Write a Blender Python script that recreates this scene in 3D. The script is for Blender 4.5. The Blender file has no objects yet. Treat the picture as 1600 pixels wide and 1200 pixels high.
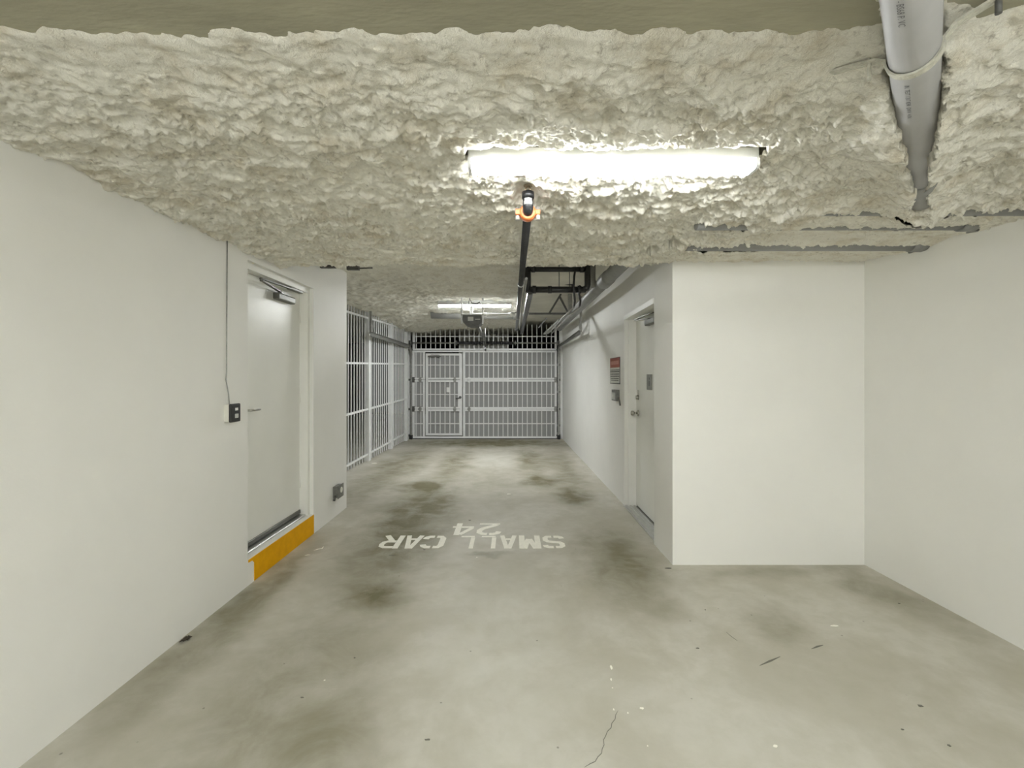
import bpy, bmesh, math, random
import numpy as np
from mathutils import Vector, Matrix

random.seed(7)
scene = bpy.context.scene
col = scene.collection

# ------------------------------------------------------------------ camera, world, exposure
F = 711.0            # focal length in pixels of the 1600 px wide frame
CAM_Z = 1.5
cam_d = bpy.data.cameras.new('camera')
cam_d.sensor_fit = 'HORIZONTAL'
cam_d.sensor_width = 36.0
cam_d.lens = 36.0 * F / 1600.0
cam_d.shift_y = -12.0 / 1600.0
cam_d.clip_start = 0.02
cam = bpy.data.objects.new('camera', cam_d)
cam.location = (0, 0, CAM_Z)
cam.rotation_euler = (math.radians(90), 0, 0)
col.objects.link(cam)
scene.camera = cam

world = bpy.data.worlds.new('world')
world.use_nodes = True
world.node_tree.nodes['Background'].inputs[0].default_value = (0.0, 0.0, 0.0, 1)
world.node_tree.nodes['Background'].inputs[1].default_value = 0.0
scene.world = world

scene.view_settings.view_transform = 'Standard'
scene.view_settings.look = 'None'
scene.view_settings.gamma = 1.0
scene.view_settings.use_curve_mapping = False
scene.view_settings.exposure = 2.17
scene.cycles.use_denoising = True
scene.cycles.use_adaptive_sampling = True
scene.cycles.adaptive_threshold = 0.015
scene.cycles.max_bounces = 9
scene.cycles.diffuse_bounces = 8
scene.cycles.glossy_bounces = 4

LAMP_NEAR = 10.5     # brightness of the tubes' diffusers
LAMP_FAR = 42.0
LAMP_FILL = 20.0  # unseen fill lamps added behind the camera
LAMP_COLOR = (0.972, 1.0, 1.0)


# ------------------------------------------------------------------ materials
def new_mat(name):
    m = bpy.data.materials.new(name)
    m.use_nodes = True
    nt = m.node_tree
    return m, nt, nt.nodes['Principled BSDF']


def mat(name, c, rough=0.5, metal=0.0, var=0.0, scale=8.0, bump=0.0, bscale=60.0, stretch=None, spec=0.5):
    m, nt, b = new_mat(name)
    b.inputs['Roughness'].default_value = rough
    b.inputs['Metallic'].default_value = metal
    b.inputs['Specular IOR Level'].default_value = spec
    b.inputs['Base Color'].default_value = (*c, 1)
    tc = nt.nodes.new('ShaderNodeTexCoord')
    mp = nt.nodes.new('ShaderNodeMapping')
    nt.links.new(tc.outputs['Object'], mp.inputs['Vector'])
    if stretch:
        mp.inputs['Scale'].default_value = stretch
    if var > 0:
        n = nt.nodes.new('ShaderNodeTexNoise')
        n.inputs['Scale'].default_value = scale
        n.inputs['Detail'].default_value = 5
        n.inputs['Roughness'].default_value = 0.6
        r = nt.nodes.new('ShaderNodeValToRGB')
        r.color_ramp.elements[0].position = 0.3
        r.color_ramp.elements[1].position = 0.7
        r.color_ramp.elements[0].color = (*[max(0, x * (1 - var)) for x in c], 1)
        r.color_ramp.elements[1].color = (*[min(1, x * (1 + var)) for x in c], 1)
        nt.links.new(mp.outputs[0], n.inputs['Vector'])
        nt.links.new(n.outputs[0], r.inputs[0])
        nt.links.new(r.outputs[0], b.inputs['Base Color'])
    if bump > 0:
        n2 = nt.nodes.new('ShaderNodeTexNoise')
        n2.inputs['Scale'].default_value = bscale
        n2.inputs['Detail'].default_value = 4
        bp = nt.nodes.new('ShaderNodeBump')
        bp.inputs['Strength'].default_value = bump
        bp.inputs['Distance'].default_value = 0.01
        nt.links.new(mp.outputs[0], n2.inputs['Vector'])
        nt.links.new(n2.outputs[0], bp.inputs['Height'])
        nt.links.new(bp.outputs[0], b.inputs['Normal'])
    return m


def emit_mat(name, c, s):
    m, nt, b = new_mat(name)
    b.inputs['Base Color'].default_value = (0.9, 0.9, 0.9, 1)
    b.inputs['Emission Color'].default_value = (*c, 1)
    b.inputs['Emission Strength'].default_value = s
    return m


M = {}
M['wall'] = mat('white_wall_paint', (0.80, 0.795, 0.765), 0.6, var=0.02, scale=2.0, bump=0.05, bscale=90, spec=0.3)
M['door'] = mat('white_door_paint', (0.80, 0.80, 0.76), 0.34, var=0.02, scale=3)
M['frame'] = mat('white_frame_paint', (0.82, 0.815, 0.78), 0.4, var=0.02, scale=5)
M['white_steel'] = mat('white_gloss_steel', (0.78, 0.785, 0.78), 0.4, var=0.05, scale=6)
M['yellow'] = mat('yellow_kerb_paint', (0.74, 0.37, 0.0), 0.6, var=0.08, scale=14, bump=0.1, bscale=60, spec=0.15)
M['alu'] = mat('aluminium', (0.62, 0.62, 0.60), 0.32, 0.9, var=0.1, scale=20)
M['chrome'] = mat('satin_chrome', (0.55, 0.54, 0.50), 0.22, 1.0)
M['galv'] = mat('galvanised_steel', (0.36, 0.36, 0.34), 0.45, 0.6, var=0.18, scale=25)
M['dark_galv'] = mat('dull_dark_steel', (0.12, 0.12, 0.115), 0.5, 0.4, var=0.2, scale=20)
M['black_pipe'] = mat('black_steel_pipe', (0.025, 0.025, 0.026), 0.3, 0.2, var=0.25, scale=12)
M['black'] = mat('black_plastic', (0.018, 0.018, 0.018), 0.4)
M['bronze'] = mat('aged_brass', (0.42, 0.34, 0.24), 0.35, 0.8)
M['closer'] = mat('closer_aluminium', (0.16, 0.158, 0.14), 0.42, 0.6, var=0.1, scale=15)
M['orange'] = mat('orange_coupling_paint', (0.72, 0.19, 0.05), 0.45, var=0.1, scale=40)
M['bolt'] = mat('zinc_bolt', (0.75, 0.73, 0.68), 0.3, 0.7)
M['pvc'] = mat('grey_pvc', (0.43, 0.43, 0.44), 0.5, var=0.05, scale=8)
M['dark_pvc'] = mat('grey_drain_pipe', (0.24, 0.24, 0.23), 0.45, var=0.1, scale=8)
M['white_pvc'] = mat('white_pvc', (0.75, 0.75, 0.73), 0.35)
M['duct'] = mat('silver_duct', (0.45, 0.45, 0.43), 0.5, 0.5, var=0.08, scale=6)
M['strap'] = mat('oversprayed_strap', (0.55, 0.54, 0.47), 0.8, var=0.15, scale=60, bump=0.5, bscale=150)
M['ink'] = mat('grey_ink', (0.12, 0.12, 0.13), 0.6)
M['paint'] = mat('worn_white_floor_paint', (0.92, 0.90, 0.81), 0.6, var=0.06, scale=30)
M['red'] = mat('red_sign_print', (0.36, 0.085, 0.05), 0.5)
M['pink'] = mat('faded_sign_lettering', (0.55, 0.26, 0.2), 0.5)
M['signw'] = mat('white_sign_plastic', (0.62, 0.62, 0.57), 0.45)
M['signk'] = mat('black_sign_print', (0.07, 0.07, 0.065), 0.5)
M['plaque'] = mat('grey_plaque', (0.27, 0.27, 0.24), 0.4, 0.4, var=0.2, scale=30)
M['box_grey'] = mat('grey_cast_box', (0.2, 0.2, 0.185), 0.45, 0.4, var=0.2, scale=30)
M['grey_light'] = mat('light_grey_plastic', (0.5, 0.5, 0.48), 0.45)
M['ivory'] = mat('ivory_plastic', (0.72, 0.71, 0.64), 0.4)
M['crack'] = mat('dark_crack', (0.16, 0.155, 0.13), 0.9)
M['debris'] = mat('dark_debris', (0.06, 0.05, 0.035), 0.9)
M['paper'] = mat('white_paper', (0.8, 0.8, 0.78), 0.6)
M['lens_near'] = emit_mat('lit_diffuser_near', LAMP_COLOR, LAMP_NEAR)
M['lens_far'] = emit_mat('lit_diffuser_far', LAMP_COLOR, LAMP_FAR)
M['lens_fill'] = emit_mat('lit_diffuser_fill', LAMP_COLOR, LAMP_FILL)
M['lamp_metal'] = mat('white_lamp_metal', (0.7, 0.71, 0.72), 0.4)
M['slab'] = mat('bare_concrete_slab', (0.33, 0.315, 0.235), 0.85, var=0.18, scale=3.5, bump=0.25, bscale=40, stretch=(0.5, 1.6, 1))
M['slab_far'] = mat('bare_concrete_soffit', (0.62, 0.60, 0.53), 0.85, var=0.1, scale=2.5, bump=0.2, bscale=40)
M['far_concrete'] = mat('far_concrete', (0.75, 0.74, 0.68), 0.9, var=0.1, scale=3)
M['shade_wall'] = mat('shade_coloured_wall', (0.05, 0.05, 0.05), 0.9)  # near-black colour stands in for the unlit dark beyond the bars


def corrugated():
    m, nt, b = new_mat('perforated_grey_sheet')
    b.inputs['Base Color'].default_value = (0.33, 0.33, 0.325, 1)
    b.inputs['Roughness'].default_value = 0.5
    tc = nt.nodes.new('ShaderNodeTexCoord')
    w = nt.nodes.new('ShaderNodeTexWave')
    w.bands_direction = 'X'
    w.inputs['Scale'].default_value = 17.0
    w.inputs['Distortion'].default_value = 0.0
    bp = nt.nodes.new('ShaderNodeBump')
    bp.inputs['Strength'].default_value = 0.6
    bp.inputs['Distance'].default_value = 0.01
    nt.links.new(tc.outputs['Object'], w.inputs['Vector'])
    nt.links.new(w.outputs['Fac'], bp.inputs['Height'])
    nt.links.new(bp.outputs[0], b.inputs['Normal'])
    return m


M['sheet'] = corrugated()


def insulation_mat(name, c1, c2):
    m, nt, b = new_mat(name)
    b.inputs['Roughness'].default_value = 1.0
    b.inputs['Specular IOR Level'].default_value = 0.1
    tc = nt.nodes.new('ShaderNodeTexCoord')
    n = nt.nodes.new('ShaderNodeTexNoise')
    n.inputs['Scale'].default_value = 6.0
    n.inputs['Detail'].default_value = 9
    n.inputs['Roughness'].default_value = 0.68
    r = nt.nodes.new('ShaderNodeValToRGB')
    r.color_ramp.elements[0].position = 0.32
    r.color_ramp.elements[1].position = 0.53
    r.color_ramp.elements[0].color = (*c2, 1)
    r.color_ramp.elements[1].color = (*c1, 1)
    n2 = nt.nodes.new('ShaderNodeTexNoise')
    n2.inputs['Scale'].default_value = 95
    n2.inputs['Detail'].default_value = 6
    n2.inputs['Roughness'].default_value = 0.7
    n2.inputs['Distortion'].default_value = 1.5
    bp = nt.nodes.new('ShaderNodeBump')
    bp.inputs['Strength'].default_value = 0.9
    bp.inputs['Distance'].default_value = 0.011
    for k in (n, n2):
        nt.links.new(tc.outputs['Object'], k.inputs['Vector'])
    nt.links.new(n.outputs[0], r.inputs[0])
    # dark specks painted in as shade in the fibre's crevices
    n3 = nt.nodes.new('ShaderNodeTexNoise')
    n3.inputs['Scale'].default_value = 34
    n3.inputs['Detail'].default_value = 5
    n3.inputs['Roughness'].default_value = 0.6
    nt.links.new(tc.outputs['Object'], n3.inputs['Vector'])
    mr = nt.nodes.new('ShaderNodeMapRange')
    mr.inputs['From Min'].default_value = 0.58
    mr.inputs['From Max'].default_value = 0.72
    mr.inputs['To Max'].default_value = 0.75
    nt.links.new(n3.outputs[0], mr.inputs['Value'])
    mx = nt.nodes.new('ShaderNodeMix')
    mx.data_type = 'RGBA'
    mx.inputs[7].default_value = (*[q * 0.62 for q in c2], 1)
    nt.links.new(mr.outputs['Result'], mx.inputs[0])
    nt.links.new(r.outputs[0], mx.inputs[6])
    nt.links.new(mx.outputs[2], b.inputs['Base Color'])
    nt.links.new(n2.outputs[0], bp.inputs['Height'])
    nt.links.new(bp.outputs[0], b.inputs['Normal'])
    return m


M['insul'] = insulation_mat('sprayed_fibre_insulation', (0.94, 0.915, 0.825), (0.73, 0.67, 0.54))
M['insul_far'] = insulation_mat('sprayed_fibre_insulation_thin', (0.88, 0.86, 0.78), (0.72, 0.68, 0.58))


def floor_mat():
    m, nt, b = new_mat('stained_concrete_floor')
    N, L = nt.nodes, nt.links
    tc = N.new('ShaderNodeTexCoord')
    pos = tc.outputs['Object']

    def noise(scale, detail=5, rough=0.6, dist=0.0, sc=None):
        n = N.new('ShaderNodeTexNoise')
        n.inputs['Scale'].default_value = scale
        n.inputs['Detail'].default_value = detail
        n.inputs['Roughness'].default_value = rough
        n.inputs['Distortion'].default_value = dist
        if sc:
            mp = N.new('ShaderNodeMapping')
            mp.inputs['Scale'].default_value = sc
            L.new(pos, mp.inputs[0])
            L.new(mp.outputs[0], n.inputs['Vector'])
        else:
            L.new(pos, n.inputs['Vector'])
        return n.outputs[0]

    def math_(op, a, b_=None, clamp=False):
        k = N.new('ShaderNodeMath')
        k.operation = op
        k.use_clamp = clamp
        for i, v in enumerate((a, b_)):
            if v is None:
                continue
            if isinstance(v, (int, float)):
                k.inputs[i].default_value = v
            else:
                L.new(v, k.inputs[i])
        return k.outputs[0]

    def ramp(v, lo, hi, a=0.0, z=1.0):
        k = N.new('ShaderNodeMapRange')
        k.interpolation_type = 'SMOOTHSTEP'
        k.inputs['From Min'].default_value = lo
        k.inputs['From Max'].default_value = hi
        k.inputs['To Min'].default_value = a
        k.inputs['To Max'].default_value = z
        L.new(v, k.inputs['Value'])
        return k.outputs['Result']

    def mix(fac, c1, c2):
        k = N.new('ShaderNodeMix')
        k.data_type = 'RGBA'
        if isinstance(fac, (int, float)):
            k.inputs[0].default_value = fac
        else:
            L.new(fac, k.inputs[0])
        for i, c in ((6, c1), (7, c2)):
            if isinstance(c, tuple):
                k.inputs[i].default_value = (*c, 1)
            else:
                L.new(c, k.inputs[i])
        return k.outputs[2]

    # trowelled concrete: warm grey patches
    base = mix(ramp(noise(1.6, 6, 0.6, 0.4), 0.38, 0.62), (0.47, 0.448, 0.375), (0.565, 0.545, 0.48))
    base = mix(ramp(noise(9, 6, 0.65, 0.3), 0.35, 0.7, 0.0, 0.35), base, (0.40, 0.385, 0.30))
    # grime worn in by parked cars; far stains also darken the lamp's light pool
    wob = N.new('ShaderNodeTexNoise')
    wob.inputs['Scale'].default_value = 1.7
    wob.inputs['Detail'].default_value = 4
    L.new(pos, wob.inputs['Vector'])
    wv = N.new('ShaderNodeVectorMath')
    wv.operation = 'MULTIPLY_ADD'
    L.new(wob.outputs['Color'], wv.inputs[0])
    wv.inputs[1].default_value = (0.7, 0.7, 0)
    L.new(pos, wv.inputs[2])
    wsub = N.new('ShaderNodeVectorMath')
    wsub.operation = 'SUBTRACT'
    wsub.inputs[1].default_value = (0.35, 0.35, 0)
    L.new(wv.outputs[0], wsub.inputs[0])
    wpos = wsub.outputs[0]

    def blob(x, y, rx, ry, s, soft=1.0):
        mp = N.new('ShaderNodeMapping')
        mp.vector_type = 'POINT'
        mp.inputs['Location'].default_value = (-x / rx, -y / ry, 0)
        mp.inputs['Scale'].default_value = (1 / rx, 1 / ry, 0)
        L.new(wpos, mp.inputs[0])
        ln = N.new('ShaderNodeVectorMath')
        ln.operation = 'LENGTH'
        L.new(mp.outputs[0], ln.inputs[0])
        return ramp(ln.outputs['Value'], 1.0 - soft, 1.25, s, 0.0)

    total = None
    for args in BLOBS:
        o = blob(*args)
        total = o if total is None else math_('ADD', total, o)
    mott = ramp(noise(3.2, 6, 0.65, 0.5), 0.25, 0.7, 0.85, 2.0)
    fac = math_('MULTIPLY', total, mott, True)
    base = mix(fac, base, (0.165, 0.148, 0.078))
    # pale worn lane
    pale = None
    for args in PALES:
        o = blob(*args)
        pale = o if pale is None else math_('ADD', pale, o)
    fac2 = math_('MULTIPLY', pale, ramp(noise(4, 6, 0.6, 0.4), 0.3, 0.7, 0.4, 1.2), True)
    base = mix(fac2, base, (0.62, 0.615, 0.55))
    # small dark specks of grit
    v = N.new('ShaderNodeTexVoronoi')
    v.inputs['Scale'].default_value = 6.0
    L.new(pos, v.inputs['Vector'])
    base = mix(ramp(v.outputs['Distance'], 0.02, 0.045, 0.65, 0.0), base, (0.12, 0.115, 0.09))
    L.new(base, b.inputs['Base Color'])
    L.new(ramp(noise(5, 5), 0.3, 0.7, 0.42, 0.6), b.inputs['Roughness'])
    b.inputs['Specular IOR Level'].default_value = 0.35
    bp = N.new('ShaderNodeBump')
    bp.inputs['Strength'].default_value = 0.12
    bp.inputs['Distance'].default_value = 0.004
    L.new(noise(55, 5), bp.inputs['Height'])
    L.new(bp.outputs[0], b.inputs['Normal'])
    return m


# x, y, radius x, radius y, strength, softness
BLOBS = [(-1.05, 4.7, 0.55, 1.9, 0.62, 0.9), (-1.25, 6.2, 0.32, 0.45, 0.6, 0.9), (-0.95, 3.15, 0.36, 0.2, 0.42, 0.9),
         (0.42, 6.5, 0.3, 0.55, 0.6, 0.9), (0.72, 5.6, 0.3, 0.5, 0.5, 0.9), (0.85, 3.7, 0.36, 1.0, 0.48, 0.9),
         (-1.0, 8.0, 0.4, 1.6, 0.5, 0.9), (0.35, 8.2, 0.35, 1.5, 0.5, 0.9), (-0.4, 10.3, 2.2, 0.9, 0.7, 0.9), (0.85, 7.4, 0.3, 2.2, 0.4, 0.9),
         (1.66, 2.76, 0.22, 0.2, 0.26, 0.7), (-1.05, 2.2, 0.5, 0.8, 0.32, 0.9), (-1.75, 3.0, 0.2, 1.5, 0.4, 0.9),
         (-0.15, 3.85, 0.22, 0.06, 0.4, 0.9), (-1.9, 7.5, 0.5, 3.0, 0.45, 0.9), (2.6, 3.2, 0.25, 0.6, 0.3, 0.9), (1.9, 3.5, 0.7, 0.12, 0.2, 0.9),
         (-0.35, 6.2, 1.0, 1.6, 0.22, 0.9), (-0.7, 1.75, 0.25, 0.5, 0.25, 0.9)]
PALES = [(-0.05, 2.6, 0.5, 1.4, 0.5, 0.9), (-0.35, 8.2, 0.45, 0.9, 0.3, 0.9), (0.9, 1.9, 0.8, 0.6, 0.25, 0.9),
         (-0.35, 5.2, 0.25, 0.9, 0.25, 0.9)]
M['floor'] = floor_mat()


# ------------------------------------------------------------------ geometry helpers
class MB:
    """collects shapes in world coordinates; build() links them as one mesh object"""

    def __init__(self):
        self.bm = bmesh.new()

    def box(self, x0, x1, y0, y1, z0, z1, bevel=0.0, seg=1):
        r = bmesh.ops.create_cube(self.bm, size=1.0)
        vs = r['verts']
        for v in vs:
            v.co = Vector(((x0 + x1) / 2 + v.co.x * (x1 - x0), (y0 + y1) / 2 + v.co.y * (y1 - y0), (z0 + z1) / 2 + v.co.z * (z1 - z0)))
        if bevel > 0:
            es = list({e for v in vs for e in v.link_edges})
            bmesh.ops.bevel(self.bm, geom=es, offset=bevel, segments=seg, affect='EDGES', profile=0.5)
        return self

    def bar(self, p0, p1, w, h, up=(0, 0, 1)):
        """a rectangular bar from p0 to p1, w across and h along up"""
        p0, p1 = Vector(p0), Vector(p1)
        d = (p1 - p0).normalized()
        u = Vector(up)
        s = d.cross(u).normalized()
        u = s.cross(d).normalized()
        c = []
        for p in (p0, p1):
            for a, b in ((-1, -1), (1, -1), (1, 1), (-1, 1)):
                c.append(self.bm.verts.new(p + s * (a * w / 2) + u * (b * h / 2)))
        for f in ((3, 2, 1, 0), (4, 5, 6, 7), (0, 1, 5, 4), (1, 2, 6, 5), (2, 3, 7, 6), (3, 0, 4, 7)):
            self.bm.faces.new([c[i] for i in f])
        return self

    def tube(self, pts, r, n=12, cap=True):
        pts = [Vector(p) for p in pts]
        rs = r if isinstance(r, (list, tuple)) else [r] * len(pts)
        rings = []
        ref = None
        for i, p in enumerate(pts):
            if i == 0:
                d = pts[1] - pts[0]
            elif i == len(pts) - 1:
                d = pts[-1] - pts[-2]
            else:
                d = (pts[i + 1] - p).normalized() + (p - pts[i - 1]).normalized()
            d.normalize()
            if ref is None:
                ref = Vector((0, 0, 1)) if abs(d.z) < 0.9 else Vector((1, 0, 0))
            s = d.cross(ref).normalized()
            u = s.cross(d).normalized()
            ref = u
            rings.append([self.bm.verts.new(p + (s * math.cos(t) + u * math.sin(t)) * rs[i]) for t in [2 * math.pi * k / n for k in range(n)]])
        for a, b in zip(rings, rings[1:]):
            for k in range(n):
                f = self.bm.faces.new((a[k], a[(k + 1) % n], b[(k + 1) % n], b[k]))
                f.smooth = True
        if cap:
            self.bm.faces.new(rings[0][::-1])
            self.bm.faces.new(rings[-1])
        return self

    def prism(self, pts, d):
        """closed outline of 3D points pushed along the vector d"""
        d = Vector(d)
        a = [self.bm.verts.new(Vector(p)) for p in pts]
        b = [self.bm.verts.new(Vector(p) + d) for p in pts]
        self.bm.faces.new(a)
        self.bm.faces.new(b[::-1])
        k = len(a)
        for i in range(k):
            self.bm.faces.new((a[i], b[i], b[(i + 1) % k], a[(i + 1) % k]))
        return self

    def build(self, name, m, parent=None, smooth=None):
        bmesh.ops.recalc_face_normals(self.bm, faces=self.bm.faces)
        if smooth is not None:
            for f in self.bm.faces:
                f.smooth = smooth
        me = bpy.data.meshes.new(name)
        self.bm.to_mesh(me)
        self.bm.free()
        me.materials.append(m)
        o = bpy.data.objects.new(name, me)
        col.objects.link(o)
        if parent is not None:
            put(o, parent)
        return o


def base_of(o):
    p = Vector((0, 0, 0))
    while o is not None:
        p = p + o.location
        o = o.parent
    return p


def put(o, parent):
    """parent o, keeping its world place (no rotated parents are used)"""
    w = o.location.copy()
    o.parent = parent
    o.location = w - base_of(parent)


def thing(name, label, cat, loc=(0, 0, 0), group=None):
    o = bpy.data.objects.new(name, None)
    o.empty_display_size = 0.1
    o.location = loc
    col.objects.link(o)
    return tag(o, label, cat, group)


def tag(o, label, cat, group=None):
    o['label'] = label
    o['category'] = cat
    if group:
        o['group'] = group
    return o


def struct(o, label=None):
    o['kind'] = 'structure'
    if label:
        o['label'] = label
    return o


def copies(mesh_obj, name, places, parent):
    """copies of a mesh object that share its data; the source takes the first place"""
    out = []
    for i, p in enumerate(places):
        o = mesh_obj if i == 0 else mesh_obj.copy()
        if i:
            col.objects.link(o)
        o.parent = parent
        o.location = Vector(p) - base_of(parent)
        out.append(o)
    return out


def arc(c, r, a0, a1, n, ax, ay):
    c, ax, ay = Vector(c), Vector(ax), Vector(ay)
    return [c + (ax * math.cos(a) + ay * math.sin(a)) * r for a in [a0 + (a1 - a0) * k / n for k in range(n + 1)]]


# ------------------------------------------------------------------ value noise for the sprayed insulation
def vnoise(x, y, seed):
    xi = np.floor(x).astype(np.int64)
    yi = np.floor(y).astype(np.int64)
    fx, fy = x - xi, y - yi
    fx = fx * fx * fx * (fx * (fx * 6 - 15) + 10)
    fy = fy * fy * fy * (fy * (fy * 6 - 15) + 10)

    def h(a, b):
        k = (a * 374761393 + b * 668265263 + seed * 974634777) & 0xFFFFFFFF
        k = ((k ^ (k >> 13)) * 1274126177) & 0xFFFFFFFF
        k = k ^ (k >> 16)
        return (k & 0xFFFF) / 65535.0

    a, b, c, d = h(xi, yi), h(xi + 1, yi), h(xi, yi + 1), h(xi + 1, yi + 1)
    return (a * (1 - fx) + b * fx) * (1 - fy) + (c * (1 - fx) + d * fx) * fy


def fbm(x, y, seed, octs=4, gain=0.5, lac=2.03):
    s, amp, tot = 0.0, 1.0, 0.0
    for k in range(octs):
        ca, sa = math.cos(0.6 * k), math.sin(0.6 * k)
        s = s + amp * (vnoise((x * ca - y * sa) * lac ** k + 17.3 * k, (x * sa + y * ca) * lac ** k - 9.1 * k, seed + k) - 0.5) * 2
        tot += amp
        amp *= gain
    return s / tot


def ridge(x, y, seed, octs=3):
    s, amp, tot = 0.0, 1.0, 0.0
    for k in range(octs):
        s = s + amp * (1 - np.abs(2 * vnoise(x * 2.1 ** k + 5.7 * k, y * 2.1 ** k + 3.3 * k, seed + k) - 1))
        tot += amp
        amp *= 0.5
    return s / tot


def sstep(a, b, v):
    t = np.clip((v - a) / (b - a), 0, 1)
    return t * t * (3 - 2 * t)


def grid_mesh(name, X, Y, Z, m, keep=None):
    ny, nx = X.shape
    co = np.stack([X, Y, Z], -1).reshape(-1, 3)
    idx = np.arange(nx * ny).reshape(ny, nx)
    quads = np.stack([idx[:-1, :-1], idx[1:, :-1], idx[1:, 1:], idx[:-1, 1:]], -1).reshape(-1, 4)
    if keep is not None:
        quads = quads[keep.reshape(-1)[quads].all(1)]
        used = np.unique(quads)
        remap = np.full(nx * ny, -1)
        remap[used] = np.arange(len(used))
        co = co[used]
        quads = remap[quads]
    me = bpy.data.meshes.new(name)
    me.vertices.add(len(co))
    me.vertices.foreach_set('co', co.astype(np.float32).ravel())
    nq = len(quads)
    me.loops.add(nq * 4)
    me.loops.foreach_set('vertex_index', quads.astype(np.int32).ravel())
    me.polygons.add(nq)
    me.polygons.foreach_set('loop_start', np.arange(0, nq * 4, 4, dtype=np.int32))
    me.polygons.foreach_set('use_smooth', np.ones(nq, dtype=bool))
    me.update(calc_edges=True)
    me.validate()
    me.materials.append(m)
    o = bpy.data.objects.new(name, me)
    col.objects.link(o)
    return o


# ================================================================== THE SETTING
XL = -1.89           # left wall face
XR = 2.805           # right wall face
YP = 3.62            # front face of the projecting block on the right
SLAB = 2.46          # near ceiling slab
SLAB2 = 2.82         # far ceiling slab
STEP = 3.70          # where the near slab ends

floor = struct(MB().box(-9.2, 3.2, -5.2, 18.2, -0.2, 0.0).build('floor', M['floor']), 'stained grey concrete garage floor')

# left wall with a notch for the raised door
D1A, D1B, D1T, KERB = 3.254, 4.335, 2.335, 0.187
o = MB().prism([(XL, -5, 0), (XL, D1A, 0), (XL, D1A, D1T), (XL, D1B, D1T), (XL, D1B, 0), (XL, 5.2, 0), (XL, 5.2, 2.82), (XL, -5, 2.82)], (-0.25, 0, 0))
wall_left = struct(o.build('wall_left', M['wall']), 'white painted wall on the left with a raised door')
struct(MB().box(-9.0, XL - 0.25, 5.0, 5.2, 0, 2.82).build('wall_left_return', M['shade_wall']))
struct(MB().box(XR, XR + 0.2, -5, YP + 0.45, 0, 2.82).build('wall_right', M['wall']), 'white painted wall on the far right')
struct(MB().prism([(1.277, YP, 0), (XR, YP, 0), (XR, 4.068, 0), (1.27, 4.068, 0)], (0, 0, 2.82)).build('wall_front', M['wall']),
       'white projecting wall block facing the camera on the right')
D2A, D2B, D2T = 4.068, 5.29, 2.20
struct(MB().prism([(1.27, D2A, D2T), (1.55, D2A, D2T), (1.55, D2B, D2T), (1.304, D2B, D2T)], (0, 0, 2.82 - D2T)).build('wall_lintel', M['wall']))
struct(MB().prism([(1.304, D2B, 0), (1.55, D2B, 0), (1.50, 11.0, 0), (1.208, 11.0, 0)], (0, 0, 2.82)).build('wall_corridor', M['wall']),
       'white corridor wall on the right leading to the gate')
struct(MB().box(1.5, 1.7, D2A, D2B, 0, 2.82).build('wall_behind_door', M['shade_wall']))
struct(MB().box(XL - 0.25, XR + 0.2, -5.2, -5.0, 0, 2.82).build('wall_back', M['wall']))
struct(MB().box(-9.2, -9.0, 5.0, 18, 0, 2.82).build('wall_far_left', M['shade_wall']))
struct(MB().box(-9.2, 2.0, 18.0, 18.2, 0, 2.82).build('wall_far', M['shade_wall']))
struct(MB().box(1.21, 1.45, 11.0, 18.0, 0, 2.82).build('wall_far_right', M['shade_wall']))
struct(MB().box(-1.46, -0.09, 12.5, 13.2, 0, 2.82).build('column', M['far_concrete']), 'pale concrete column beyond the gate')

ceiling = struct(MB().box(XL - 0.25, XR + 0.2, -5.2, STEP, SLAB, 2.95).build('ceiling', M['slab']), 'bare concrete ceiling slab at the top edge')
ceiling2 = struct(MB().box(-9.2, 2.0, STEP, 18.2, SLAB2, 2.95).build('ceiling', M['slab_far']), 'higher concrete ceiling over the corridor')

# ------------------------------------------------------------------ near insulation
PIPE_A = Vector((0.955, 1.088, 2.398))
PIPE_D = Vector((1.045, 1.135, 0)).normalized()
PIPE_R = 0.057


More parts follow.
